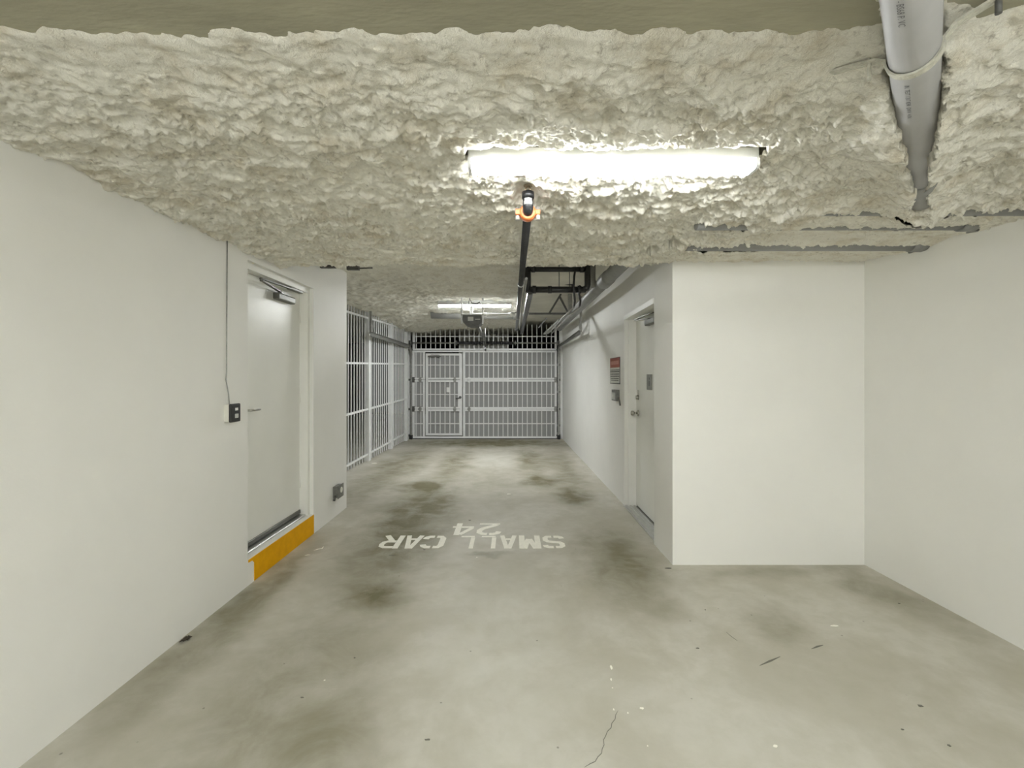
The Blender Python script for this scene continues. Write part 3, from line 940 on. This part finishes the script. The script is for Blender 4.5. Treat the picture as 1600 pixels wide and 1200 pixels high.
# angle iron hanger frame near the opener
af = thing('angle_frame', 'braced angle iron frame hanging from the bare corridor ceiling', 'frame', (0.6, 7.3, 2.5))
MB().bar((0.24, 7.3, 2.505), (0.90, 7.3, 2.505), 0.03, 0.03).build('cross_angle', M['dark_galv'], af)
MB().bar((0.60, 7.3, 2.515), (0.785, 7.3, SLAB2), 0.03, 0.03).build('brace', M['dark_galv'], af)
MB().bar((0.76, 7.31, 2.79), (0.90, 7.31, 2.52), 0.03, 0.03).build('brace', M['dark_galv'], af)
MB().box(0.90, 0.96, 7.27, 7.33, 2.46, SLAB2, 0.003).build('post', M['galv'], af)
MB().bar((0.46, 7.9, 2.34), (0.60, 7.9, 2.51), 0.04, 0.02).build('strut', M['dark_galv'], af)
MB().bar((0.62, 8.6, 2.30), (0.80, 7.6, 2.44), 0.05, 0.03).build('strut', M['galv'], af)

# round duct and white conduit behind the far lamp
dt = thing('duct', 'round silver duct behind the distant strip light', 'duct', (-0.6, 8.75, 2.69))
MB().tube([(-1.55, 8.75, 2.735), (0.03, 8.75, 2.72)], 0.125, 32).build('duct_body', M['duct'], dt)
MB().tube([(0.03, 8.75, 2.72), (0.09, 8.75, 2.72)], [0.132, 0.132], 32).build('duct_collar', M['galv'], dt)
MB().tube([(0.06, 8.62, 2.70), (0.06, 8.60, 2.815)], 0.012, 8).build('hanger_strap', M['galv'], dt)
wc = thing('conduit', 'white plastic conduit with an elbow below the distant strip light', 'conduit', (-0.2, 7.25, 2.48))
MB().tube([(-0.648, 7.25, 2.62), (-0.648, 7.25, 2.515), (-0.638, 7.25, 2.492), (-0.615, 7.25, 2.482), (0.27, 7.25, 2.482)], 0.023, 16).build('conduit_tube', M['white_pvc'], wc)
for x_ in (-0.43, -0.02):
    MB().tube([(x_ - 0.03, 7.25, 2.482), (x_ + 0.03, 7.25, 2.482)], 0.030, 16).build('conduit_coupler', M['white_pvc'], wc)

# ================================================================== GATE
YG = 10.9
S = YG / F
gx = lambda c: (640 + c / 6.154 - 800) * S          # gate drawing columns
gz = lambda c: CAM_Z + (588 - (540 + c / 6.154)) * S
gate = thing('overhead_gate', 'white barred overhead parking gate with a walk-through door', 'gate', ((gx(28) + gx(1415)) / 2, YG, 0))
bars_x = [gx(62 + 46.5 * k) for k in range(30)]
sec = [(gz(48), gz(327)), (gz(330), gz(608)), (gz(611), gz(890))]
bar_cache = {}


def bar_mesh(h):
    key = round(h, 3)
    if key not in bar_cache:
        o_ = MB().box(-0.009, 0.009, -0.009, 0.009, 0, h).build('bar', M['white_steel'])
        bar_cache[key] = o_.data
        bpy.data.objects.remove(o_)
    return bar_cache[key]


def add_bar(x, y, z0, z1, parent):
    o_ = bpy.data.objects.new('bar', bar_mesh(z1 - z0))
    col.objects.link(o_)
    o_.parent = parent
    o_.location = Vector((x, y, z0)) - base_of(parent)
    return o_


RW = 0.042
md = None
XA, XB = gx(152), gx(512)          # walk-through door
for i, (zt_, zb_) in enumerate(sec):
    # section frame: rails and stiles either side of the walk-through door, one welded frame
    m = MB()
    y0, y1 = YG - 0.02, YG + 0.025
    for xa, xb in ((gx(28), XA - 0.006), (XB + 0.006, gx(1415))):
        m.box(xa, xb, y0, y1, zt_ - RW, zt_)
        m.box(xa, xb, y0, y1, zb_, zb_ + RW)
    for xc in (gx(28), XA - 0.006 - 0.05, XB + 0.006, gx(1415) - 0.05):
        m.box(xc, xc + 0.05, y0 - 0.001, y1 + 0.001, zb_ - 0.0005, zt_ + 0.0005)
    if i == 0:
        m.box(XA - 0.01, XB + 0.01, y0, y1, gz(62), zt_)
    if i == 2:
        m.box(XA - 0.01, XB + 0.01, y0, y1, zb_, gz(872))
    s_ = m.build('gate_section', M['white_steel'], gate)
    zm = (zt_ + zb_) / 2
    MB().box(gx(48), XA - 0.05, YG - 0.012, YG + 0.012, zm - 0.01, zm + 0.01).build('middle_rail', M['white_steel'], s_)
    MB().box(XB + 0.05, gx(1396), YG - 0.012, YG + 0.012, zm - 0.01, zm + 0.01).build('middle_rail', M['white_steel'], s_)
    MB().box(gx(40), XA - 0.012, YG + 0.014, YG + 0.02, zb_ + 0.01, zt_ - 0.01).build('backing_sheet', M['sheet'], s_)
    MB().box(XB + 0.012, gx(1405), YG + 0.014, YG + 0.02, zb_ + 0.01, zt_ - 0.01).build('backing_sheet', M['sheet'], s_)
    for x_ in bars_x:
        if x_ < XA - 0.06 or XB + 0.06 < x_ < gx(1390):
            add_bar(x_, YG, zb_ + RW - 0.003, zt_ - RW + 0.003, s_)
# walk-through door
wd = MB().box(XA + 0.004, XB - 0.004, YG - 0.026, YG - 0.018, gz(866), gz(860))
wd.bm.clear()
for xa in (XA + 0.012, XB - 0.012 - 0.055):
    wd.box(xa, xa + 0.055, YG - 0.03, YG + 0.012, gz(862), gz(76))
for za, zb_ in ((gz(96), gz(76)), (gz(325), gz(309)), (gz(350), gz(331)), (gz(606), gz(590)), (gz(630), gz(611)), (gz(862), gz(843))):
    wd.box(XA + 0.012, XB - 0.012, YG - 0.0295, YG + 0.0115, za, zb_)
wd = wd.build('walk_door', M['white_steel'], gate)
for zz in (gz(187), gz(470), gz(750)):
    MB().box(XA + 0.05, XB - 0.05, YG - 0.02, YG + 0.0, zz - 0.01, zz + 0.01).build('middle_rail', M['white_steel'], wd)
MB().box(XA + 0.016, XB - 0.016, YG + 0.013, YG + 0.019, gz(860), gz(80)).build('backing_sheet', M['sheet'], wd)
for x_ in bars_x:
    if XA + 0.07 < x_ < XB - 0.07:
        for za, zb_ in ((gz(312), gz(93)), (gz(593), gz(347)), (gz(846), gz(627))):
            add_bar(x_, YG - 0.008, za, zb_, wd)
MB().box(gx(466), XB - 0.013, YG - 0.034, YG + 0.01, gz(595), gz(345)).build('lock_plate', M['white_steel'], wd)
lh = MB().tube([(gx(488), YG - 0.034, gz(497)), (gx(488), YG - 0.045, gz(497))], 0.032, 16)
lh.tube([(gx(488), YG - 0.04, gz(500)), (gx(488), YG - 0.085, gz(502)), (gx(482), YG - 0.09, gz(503)), (gx(448), YG - 0.09, gz(510))], 0.014, 10)
lh.build('lever_handle', M['dark_galv'], wd)
MB().box(gx(356), gx(384), YG - 0.022, YG - 0.018, gz(448), gz(402)).build('sticker', M['paper'], wd)
dc = MB().box(gx(180), gx(300), YG - 0.075, YG - 0.03, gz(111), gz(98), 0.006, 2).build('door_closer', M['closer'], wd)
MB().bar((gx(290), YG - 0.06, gz(93)), (gx(215), YG - 0.10, gz(87)), 0.02, 0.01).build('closer_arm', M['closer'], dc)
# hinges and rollers between the sections
for zc_ in (gz(328), gz(609)):
    for cx_, mm in ((38, 'dark_galv'), (103, 'galv'), (435, 'galv'), (573, 'white_steel' if zc_ > 1 else 'galv'), (1402, 'galv')):
        h_ = MB().box(gx(cx_) - 0.03, gx(cx_) + 0.03, YG - 0.036, YG - 0.02, zc_ - 0.065, zc_ + 0.065, 0.003)
        h_.tube([(gx(cx_) - 0.04, YG - 0.045, zc_), (gx(cx_) + 0.04, YG - 0.045, zc_)], 0.015, 10)
        h_.build('gate_hinge', M[mm], gate)
for cx_, s in ((22, -1), (1420, 1)):
    for zc_ in (gz(328), gz(609), gz(860), gz(40)):
        MB().tube([(gx(cx_) - s * 0.03, YG - 0.04, zc_), (gx(cx_) + s * 0.06, YG - 0.04, zc_)], 0.01, 8).tube([(gx(cx_) + s * 0.045, YG - 0.04, zc_), (gx(cx_) + s * 0.065, YG - 0.04, zc_)], 0.025, 12) \
            .build('roller', M['dark_galv'], gate)
MB().box(gx(20), gx(1418), YG - 0.015, YG + 0.02, 0.0, gz(889), 0.002).build('bottom_seal', M['black'], gate)

# fixed grille over the gate
tr = thing('transom_grille', 'white barred grille fixed above the parking gate', 'grille', ((gx(28) + gx(1415)) / 2, YG + 0.03, gz(44)))
YT = YG + 0.03
t2 = lambda c: CAM_Z + (588 - (440 + c / 6.154)) * S
trf = MB()
trf.box(gx(28), gx(1415), YT - 0.02, YT + 0.02, gz(44), gz(28))
trf.box(gx(28), gx(28) + 0.05, YT - 0.021, YT + 0.021, gz(44) + 0.001, 2.68)
trf.box(gx(1415) - 0.05, gx(1415), YT - 0.021, YT + 0.021, gz(44) + 0.001, 2.78)
trf.build('grille_frame', M['white_steel'], tr)
for zz in (t2(527), t2(592)):
    MB().box(gx(40), gx(1405), YT - 0.01, YT + 0.01, zz - 0.009, zz + 0.009).build('rail', M['white_steel'], tr)
for x_ in bars_x:
    if x_ < gx(1395):
        add_bar(x_, YT, gz(30), 2.74, tr)

# spring shaft over the gate
ss = thing('spring_shaft', 'steel counterbalance shaft with black coil springs above the gate', 'shaft', (-0.65, YG - 0.11, 2.29))
ZSH = 2.292
MB().tube([(gx(15), YG - 0.11, ZSH), (gx(1425), YG - 0.11, ZSH)], 0.014, 12).build('shaft_tube', M['galv'], ss)
for a, b in ((478, 712), (716, 1000)):
    xa, xb = gx(a), gx(b)
    n = 46
    pts = []
    for k in range(n * 8 + 1):
        t = k / (n * 8)
        pts.append((xa + (xb - xa) * t, YG - 0.11 + 0.03 * math.cos(k * math.pi / 4), ZSH + 0.03 * math.sin(k * math.pi / 4)))
    MB().tube(pts, 0.0085, 5).build('coil_spring', M['black_pipe'], ss)
for c_ in (10, 455, 714, 1015, 1430):
    MB().box(gx(c_) - 0.012, gx(c_) + 0.012, YG - 0.15, YG - 0.01, ZSH - 0.05, ZSH + 0.05, 0.003).build('shaft_bracket', M['dark_galv'], ss)
for c_ in (18, 1418):
    MB().tube([(gx(c_) - 0.02, YG - 0.11, ZSH), (gx(c_) + 0.02, YG - 0.11, ZSH)], 0.06, 20).build('cable_drum', M['dark_galv'], ss)

# tracks: vertical run, bend, horizontal run, hanger
def track(xc, ynear, label, s):
    t = thing('gate_track', label, 'track', (xc, YG, 0))
    zt_ = 2.20
    r_ = 0.28
    cy_, cz_ = YG - 0.04 - r_, zt_ - r_
    path = [(YG - 0.04, 0.02), (YG - 0.04, cz_)] + [(cy_ + r_ * math.cos(a), cz_ + r_ * math.sin(a)) for a in np.linspace(0.2, math.pi / 2, 7)] + [(ynear, zt_ + 0.02)]
    m = MB()
    # C channel section swept along the path: local u (across x), v (normal)
    prof = [(-0.028, -0.008), (-0.028, 0.02), (-0.024, 0.02), (-0.024, -0.004), (0.024, -0.004), (0.024, 0.02), (0.028, 0.02), (0.028, -0.008)]
    rings = []
    for i, (y_, z_) in enumerate(path):
        a_, b_ = path[max(i - 1, 0)], path[min(i + 1, len(path) - 1)]
        d = Vector((0, b_[0] - a_[0], b_[1] - a_[1])).normalized()
        nrm = Vector((1, 0, 0))
        side_ = d.cross(nrm)
        rings.append([m.bm.verts.new(Vector((xc, y_, z_)) + side_ * u * 1.3 + nrm * v * s * -1.3) for u, v in prof])
    for a_, b_ in zip(rings, rings[1:]):
        for k in range(8):
            m.bm.faces.new((a_[k], a_[(k + 1) % 8], b_[(k + 1) % 8], b_[k]))
    m.bm.faces.new(rings[0][::-1])
    m.bm.faces.new(rings[-1])
    m.build('channel', M['galv'], t)
    MB().bar((xc + s * 0.02, ynear + 0.05, zt_ + 0.03), (xc + s * 0.02, ynear + 0.05, 2.70 if s < 0 else SLAB2), 0.035, 0.03, up=(0, 1, 0)).build('hanger', M['galv'], t)
    MB().bar((xc + s * 0.02, ynear + 0.28, zt_ + 0.03), (xc + s * 0.02, ynear + 0.10, 2.52), 0.03, 0.006, up=(1, 0, 0)).build('hanger_brace', M['galv'], t)
    for zz in (0.3, 1.1, 1.75):
        MB().box(xc - 0.04, xc + 0.04, YG - 0.02, YG + 0.03, zz, zz + 0.05, 0.003).build('track_bracket', M['galv'], t)
    MB().box(xc - 0.035, xc + 0.035, YG - 0.09, YG - 0.01, 0.0, 0.10, 0.004).build('track_foot', M['black'], t)
    return t


track(-2.405, 7.75, 'curved steel gate track on the barred fence side', -1)
track(1.115, 7.45, 'curved steel gate track on the corridor wall side', 1)
struct(MB().box(1.135, 1.212, YG + 0.0, YG + 0.09, 0, SLAB2 - 0.001).build('trim_1', M['white_steel']), 'white steel gate post by the corridor wall')
struct(MB().box(-2.545, -2.44, YG - 0.02, YG + 0.09, 0, 2.75).build('trim_2', M['white_steel']), 'white steel gate post at the fence corner')

# ================================================================== GATE OPENER
op = thing('gate_opener', 'dark ceiling-hung gate opener motor with its rail', 'opener', (-0.61, 7.0, 2.30))
prof = [(-0.755, 2.435), (-0.465, 2.435), (-0.462, 2.37), (-0.475, 2.325), (-0.515, 2.292), (-0.57, 2.276), (-0.65, 2.276), (-0.705, 2.292), (-0.745, 2.325), (-0.758, 2.37)]
mo = MB().prism([(x_, 6.95, z_) for x_, z_ in prof], (0, 0.36, 0)).build('motor_housing', M['dark_galv'], op)
MB().box(-0.675, -0.59, 6.944, 6.951, 2.345, 2.41).build('label_plate', M['grey_light'], mo)
MB().box(-0.565, -0.485, 6.944, 6.951, 2.365, 2.378).build('vent_slot', M['galv'], mo)
MB().bar((-0.54, 7.2, 2.30), (-0.63, 10.78, 2.345), 0.04, 0.05).build('rail', M['dark_galv'], op)
MB().bar((-0.63, 10.72, 2.33), (-0.63, 10.85, 2.10), 0.03, 0.012).build('door_arm', M['dark_galv'], op)
for x_ in (-0.772, -0.448):
    MB().box(x_ - 0.012, x_ + 0.012, 6.98, 7.004, 2.31, 2.735).build('hanger_angle', M['white_steel'], op)
MB().box(-0.785, -0.435, 6.975, 6.999, 2.436, 2.448).build('hanger_crosspiece', M['galv'], op)
MB().tube([(-0.445, 7.6, 2.30), (-0.445, 7.6, 1.98)], 0.004, 6).build('release_cord', M['dark_galv'], op)
MB().tube([(-0.445, 7.6, 1.98), (-0.445, 7.6, 1.93)], [0.012, 0.015], 10).build('release_handle', M['black'], op)
MB().tube([(-0.68, 7.1, 2.62), (-0.66, 7.1, 2.72), (-0.63, 7.1, 2.645), (-0.55, 7.1, 2.63), (-0.5, 7.1, 2.66)], 0.008, 8).build('cable_loop', M['black'], op)

# ================================================================== FENCE ON THE LEFT
FA, FB = Vector((-2.645, 5.3, 0)), Vector((-2.455, 10.86, 0))
fx = lambda y: FA.x + (FB.x - FA.x) * (y - FA.y) / (FB.y - FA.y)
fence = thing('barred_fence', 'tall white barred steel fence along the left of the corridor', 'fence', (fx(8.0), 8.0, 0))
posts = [5.4, 6.74, 8.08, 9.42, 10.62]
pm = MB().box(-0.03, 0.03, -0.055, 0.055, 0, 2.74, 0.002).build('post', M['white_steel'])
copies(pm, 'post', [(fx(y), y, 0) for y in posts], fence)
zo = lambda y: 0.022 * (y - 7.13)
for ya, yb in zip(posts, posts[1:]):
    ya, yb = ya + 0.055, yb - 0.055
    for zz in (0.105, 0.90, 1.708, 2.51):
        MB().bar((fx(ya), ya, zz + zo(ya)), (fx(yb), yb, zz + zo(yb)), 0.028, 0.032).build('rail', M['white_steel'], fence)
    n = 9 if yb - ya > 1.15 else 8
    for k in range(n):
        y = ya + (yb - ya) * (k + 1) / (n + 1)
        add_bar(fx(y), y, 0.02, 2.70, fence)

# ================================================================== WALL FITTINGS
# push-button station on the left wall
st = thing('button_station', 'black-faced door button box on the left wall with a cable above', 'control', (XL, 3.03, 1.25))
Z0, Z1 = 1.198, 1.315
MB().box(XL, XL + 0.030, 2.986, 3.09, Z0, Z1, 0.004, 2).build('back_box', M['ivory'], st)
fc = MB().box(XL + 0.030, XL + 0.048, 2.985, 3.091, Z0 - 0.003, Z1 + 0.003, 0.007, 3).build('face', M['black'], st)
MB().box(XL + 0.046, XL + 0.051, 3.025, 3.062, 1.222, 1.250, 0.004, 2).build('button', M['grey_light'], fc)
MB().box(XL + 0.0475, XL + 0.0495, 3.028, 3.060, 1.272, 1.290, 0.001).build('button_label', M['paper'], fc)
MB().tube([(XL + 0.014, 3.02, Z1), (XL + 0.008, 3.022, 1.38), (XL + 0.004, 3.0, 1.48), (XL + 0.006, 3.004, 1.52), (XL + 0.004, 3.008, 1.7), (XL + 0.005, 3.012, 2.43)], 0.0035, 8).build('cable', M['galv'], st)
# low outlet near the wall end
ot = thing('wall_outlet', 'grey metal outlet box with white socket low on left wall end', 'outlet', (XL, 4.88, 0.28))
MB().box(XL, XL + 0.052, 4.80, 4.94, 0.215, 0.335, 0.004).build('box', M['box_grey'], ot)
cv = MB().box(XL + 0.052, XL + 0.060, 4.79, 4.95, 0.205, 0.345, 0.003).build('cover', M['box_grey'], ot)
MB().tube([(XL + 0.059, 4.88, 0.285), (XL + 0.064, 4.88, 0.285)], 0.030, 18).build('socket', M['ivory'], cv)
MB().tube([(XL + 0.025, 4.80, 0.235), (XL + 0.025, 4.785, 0.22), (XL + 0.02, 4.785, 0.19)], 0.012, 10).build('cable_gland', M['dark_galv'], ot)

# notice on the corridor wall
wx_ = lambda y: 1.304 + (1.208 - 1.304) * (y - D2B) / (11.0 - D2B)
ang = math.atan2(1.208 - 1.304, 11.0 - D2B)


def on_wall(m, y0, y1, z0, z1, off, th):
    a, b = Vector((wx_(y0) - off, y0, 0)), Vector((wx_(y1) - off, y1, 0))
    m.prism([(a.x, a.y, z0), (b.x, b.y, z0), (b.x, b.y, z1), (a.x, a.y, z1)], (-th, 0, 0))
    return m


SY0, SY1, SZ0, SZ1 = 5.47, 5.97, 1.405, 1.735
sg = thing('notice_sign', 'rectangular notice sign with red header on the corridor wall', 'sign', (wx_(5.7), 5.7, 1.4))
on_wall(MB(), SY0, SY1, SZ0, SZ1, 0.0, 0.005).build('panel', M['signk'], sg)
pn = on_wall(MB(), SY0 + 0.012, SY1 - 0.012, SZ0 + 0.01, SZ1 - 0.01, 0.005, 0.001).build('face', M['signw'], sg)
hd = on_wall(MB(), SY0 + 0.008, SY1 - 0.008, SZ1 - 0.125, SZ1 - 0.006, 0.006, 0.001).build('header', M['red'], sg)
yy = SY0 + 0.05
rnd = random.Random(3)
while yy < SY1 - 0.075:
    w_ = rnd.choice((0.03, 0.036, 0.04))
    on_wall(MB(), yy, yy + w_, SZ1 - 0.088, SZ1 - 0.042, 0.007, 0.001).build('header_letter', M['pink'], hd)
    yy += w_ + 0.008
for zz, thk, y_in in ((SZ1 - 0.155, 0.009, 0.02), (SZ1 - 0.176, 0.014, 0.02), (SZ1 - 0.208, 0.012, 0.03), (SZ1 - 0.235, 0.012, 0.03), (SZ1 - 0.262, 0.009, 0.05), (SZ1 - 0.285, 0.009, 0.06)):
    yy = SY0 + y_in
    q = MB()
    while yy < SY1 - y_in - 0.02:
        w_ = min(rnd.uniform(0.03, 0.1), SY1 - y_in - yy)
        on_wall(q, yy, yy + w_, zz - thk / 2, zz + thk / 2, 0.006, 0.001)
        yy += w_ + 0.010
    q.build('text_line', M['signk'], pn)
# switch box under the notice
sw = thing('switch_box', 'small grey switch box below the red-headed notice', 'switch', (wx_(5.6), 5.6, 1.24))
on_wall(MB(), 5.50, 5.72, 1.20, 1.335, 0.0, 0.045).build('box', M['box_grey'], sw)
cv = on_wall(MB(), 5.53, 5.70, 1.215, 1.30, 0.045, 0.006).build('cover', M['grey_light'], sw)
on_wall(MB(), 5.60, 5.63, 1.24, 1.275, 0.051, 0.008).build('toggle', M['ivory'], cv)
tb = MB().tube([(wx_(5.48) - 0.02, 5.50, 1.24), (wx_(5.46) - 0.02, 5.465, 1.235), (wx_(5.46) - 0.015, 5.45, 1.20), (wx_(5.46) - 0.006, 5.45, 1.15)], 0.010, 8).build('cable', M['box_grey'], sw)

# ================================================================== FLOOR PAINT
GAP = 0.035


def ribbon(m, pts, w, zt_):
    """a flat stroke of width w along 2D points"""
    L_, R_ = [], []
    for i, p in enumerate(pts):
        a, b = Vector(pts[max(i - 1, 0)]), Vector(pts[min(i + 1, len(pts) - 1)])
        d = (b - a).normalized()
        n_ = Vector((-d.y, d.x))
        L_.append(Vector(p) + n_ * w / 2)
        R_.append(Vector(p) - n_ * w / 2)
    poly = L_ + R_[::-1]
    m.append((L_, R_))


def glyph(ch):
    """stencil strokes in a unit box: list of (points, width)"""
    w = 0.2
    e = w / 2
    if ch == 'S':
        return [([(0.97, 0.76), (0.93, 0.86), (0.8, 0.9), (0.56, 0.9)], w), ([(0.44, 0.9), (0.2, 0.9), (0.08, 0.82), (0.08, 0.64), (0.2, 0.55), (0.5, 0.52), (0.8, 0.47), (0.92, 0.37), (0.92, 0.19), (0.8, 0.1), (0.56, 0.1)], w),
                ([(0.44, 0.1), (0.2, 0.1), (0.07, 0.14), (0.03, 0.24)], w)]
    if ch == 'M':
        return [([(e, 0), (e, 1)], w), ([(0.23, 1.0), (0.5, 0.28)], w * 0.95), ([(0.56, 0.28), (0.79, 1.0)], w * 0.95), ([(1 - e, 0), (1 - e, 1)], w)]
    if ch == 'A':
        return [([(0.1, 0), (0.44, 1.0)], w), ([(0.58, 1.0), (0.9, 0.0)], w), ([(0.34, 0.3), (0.66, 0.3)], w * 0.8)]
    if ch == 'L':
        return [([(e, 0.16), (e, 1)], w), ([(0.0, e * 0.8), (0.95, e * 0.8)], w * 0.7)]
    if ch == 'C':
        return [([(0.96, 0.72), (0.9, 0.84), (0.76, 0.9), (0.56, 0.9)], w), ([(0.44, 0.9), (0.22, 0.9), (0.1, 0.78), (0.1, 0.22), (0.22, 0.1), (0.44, 0.1)], w),
                ([(0.56, 0.1), (0.76, 0.1), (0.9, 0.16), (0.96, 0.28)], w)]
    if ch == 'R':
        return [([(e, 0), (e, 1)], w), ([(0.26, 0.91), (0.7, 0.91), (0.86, 0.84), (0.9, 0.7), (0.84, 0.55), (0.7, 0.48), (0.26, 0.48)], w * 0.9), ([(0.5, 0.42), (0.92, 0.0)], w)]
    if ch == '2':
        return [([(0.06, 0.72), (0.12, 0.86), (0.3, 0.92), (0.47, 0.92)], w), ([(0.57, 0.92), (0.76, 0.91), (0.92, 0.8), (0.92, 0.62), (0.78, 0.46), (0.16, 0.13)], w), ([(0.03, 0.06), (0.97, 0.06)], w * 0.55)]
    if ch == '4':
        return [([(0.72, 0.0), (0.72, 1.0)], w), ([(0.58, 0.96), (0.08, 0.42)], w * 0.8), ([(0.0, 0.34), (0.58, 0.34)], w * 0.7), ([(0.86, 0.34), (1.0, 0.34)], w * 0.7)]


def painted(ch, xr_, xl_, y_top, y_base, parent):
    """a glyph read from the gate: its right side points to -X, its top to -Y"""
    m = MB()
    wd_, ht = xr_ - xl_, y_base - y_top
    for si, (pts, w) in enumerate(glyph(ch)):
        real = [Vector((xr_ - u * wd_, y_base - v * ht)) for u, v in pts]
        wr_ = 1.15 * w * min(wd_ / 0.8, 0.24)
        L_, R_ = [], []
        for i, p in enumerate(real):
            a, b = real[max(i - 1, 0)], real[min(i + 1, len(real) - 1)]
            d = (b - a).normalized()
            n_ = Vector((-d.y, d.x))
            L_.append(p + n_ * wr_ / 2)
            R_.append(p - n_ * wr_ / 2)
        for i in range(len(real) - 1):
            q = [L_[i], L_[i + 1], R_[i + 1], R_[i]]
            m.prism([(a.x, a.y, 0.0) for a in q], (0, 0, 0.0020 + 0.0003 * si))
    return m.build('letter', M['paint'], parent)


Y0_, Y1_ = 4.283, 3.965
ym = (Y0_ + Y1_) / 2
tx = lambda c, y: (560 + c / 4.444 - 800) * y / F
w1 = thing('floor_lettering', 'white stencilled words SMALL CAR on floor, upside down to us', 'lettering', (tx(790, ym), Y0_, 0))
for ch, a, b in (('S', 1290, 1420), ('M', 1122, 1258), ('A', 985, 1095), ('L', 845, 950), ('L', 700, 800), ('C', 452, 595), ('A', 318, 432), ('R', 163, 296)):
    painted(ch, tx(b, ym), tx(a, ym), Y1_, Y0_, w1)
Y0_, Y1_ = 4.640, 4.300
ym = (Y0_ + Y1_) / 2
w2 = thing('floor_number', 'white stencilled number 24 on floor, upside down to us', 'lettering', (tx(815, ym), Y0_, 0))
for ch, a, b in (('2', 832, 985), ('4', 652, 800)):
    painted(ch, tx(b, ym), tx(a, ym), Y1_, Y0_, w2)


# ------------------------------------------------------------------ marks on the floor
def fl(px, py):
    y = F * CAM_Z / (py - 588.0)
    return (px - 800.0) * y / F, y


def fleck(px, py, rx, ry, m, name, seed):
    x, y = fl(px, py)
    rnd_ = random.Random(seed)
    n = 9
    pts = []
    for k in range(n):
        a = 2 * math.pi * k / n
        s = rnd_.uniform(0.65, 1.15)
        pts.append((x + rx * s * math.cos(a), y + ry * s * math.sin(a), 0.0))
    return MB().prism(pts, (0, 0, 0.002)).build(name, m, floor)


for i, (px, py, rx, ry) in enumerate(((955, 1043, 0.006, 0.02), (955, 1062, 0.005, 0.009), (957, 1075, 0.003, 0.004), (1003, 1107, 0.011, 0.006), (981, 1114, 0.004, 0.004),
                                      (959, 1109, 0.003, 0.006), (1211, 1166, 0.010, 0.007), (1012, 1166, 0.003, 0.004), (507, 1063, 0.005, 0.003), (795, 772, 0.03, 0.012),
                                      (585, 724, 0.05, 0.03), (745, 871, 0.006, 0.006), (1303, 978, 0.03, 0.008))):
    fleck(px, py, rx, ry, M['paint'], 'paint_spot', i)
for i, (px, py, rx, ry) in enumerate(((1090, 1013, 0.010, 0.006), (1438, 1103, 0.012, 0.008), (472, 1090, 0.008, 0.004), (734, 813, 0.014, 0.012), (663, 859, 0.010, 0.006), (1102, 953, 0.004, 0.004),
                                      (1405, 943, 0.008, 0.006), (1483, 1165, 0.006, 0.006), (554, 1028, 0.006, 0.004), (668, 1156, 0.012, 0.004), (1410, 1140, 0.007, 0.004), (1044, 888, 0.03, 0.012), (613, 868, 0.03, 0.004))):
    fleck(px, py, rx, ry, M['crack'], 'dirt_spot', 50 + i)


def line_mark(pts, w, m, name):
    q = MB()
    pp = [Vector(fl(*p)) for p in pts]
    L_, R_ = [], []
    for i, p in enumerate(pp):
        d = (pp[min(i + 1, len(pp) - 1)] - pp[max(i - 1, 0)]).normalized()
        n_ = Vector((-d.y, d.x))
        k = w * (0.5 if i not in (0, len(pp) - 1) else 0.1)
        L_.append(p + n_ * k)
        R_.append(p - n_ * k)
    poly = L_ + R_[::-1]
    q.prism([(a.x, a.y, 0) for a in poly], (0, 0, 0.0008))
    return q.build(name, m, floor)


line_mark([(966, 1110), (962, 1117), (961, 1124), (956, 1130), (955, 1137), (949, 1143), (946, 1151), (943, 1156), (944, 1164), (941, 1170), (940, 1177), (934, 1183), (930, 1190), (923, 1193), (913, 1199)], 0.0026, M['crack'], 'crack')
line_mark([(1187, 1040), (1203, 1033), (1219, 1026)], 0.012, M['crack'], 'scuff_mark')
line_mark([(1268, 1014), (1278, 1010), (1286, 1008)], 0.012, M['crack'], 'scuff_mark')
line_mark([(1135, 988), (1142, 994), (1152, 1001)], 0.003, M['crack'], 'scuff_mark')
line_mark([(490, 860), (497, 858), (503, 857), (506, 854)], 0.012, M['paint'], 'scuff_mark')
line_mark([(476, 868), (481, 867), (485, 867)], 0.012, M['paint'], 'scuff_mark')

# crumpled scrap at the foot of the left wall
sx_, sy_ = -1.862, 2.585
m = MB()
rnd = random.Random(5)
for k in range(3):
    a = rnd.uniform(0, 6.28)
    c_ = Vector((sx_ + 0.01 * k, sy_ + 0.012 * (k - 1), 0.004))
    v = [m.bm.verts.new(c_ + Vector((math.cos(a + t) * 0.016, math.sin(a + t) * 0.02, 0.012 * (i % 2)))) for i, t in enumerate((0, 1.2, 2.6, 3.9, 5.2))]
    v0 = m.bm.verts.new(c_)
    for i in range(5):
        m.bm.faces.new((v0, v[i], v[(i + 1) % 5]))
sc_ = m.build('debris_scrap', M['debris'])
sl = sc_.modifiers.new('thickness', 'SOLIDIFY')
sl.thickness = 0.0015
tag(sc_, 'tiny dark crumpled scrap at the foot of left wall', 'debris')
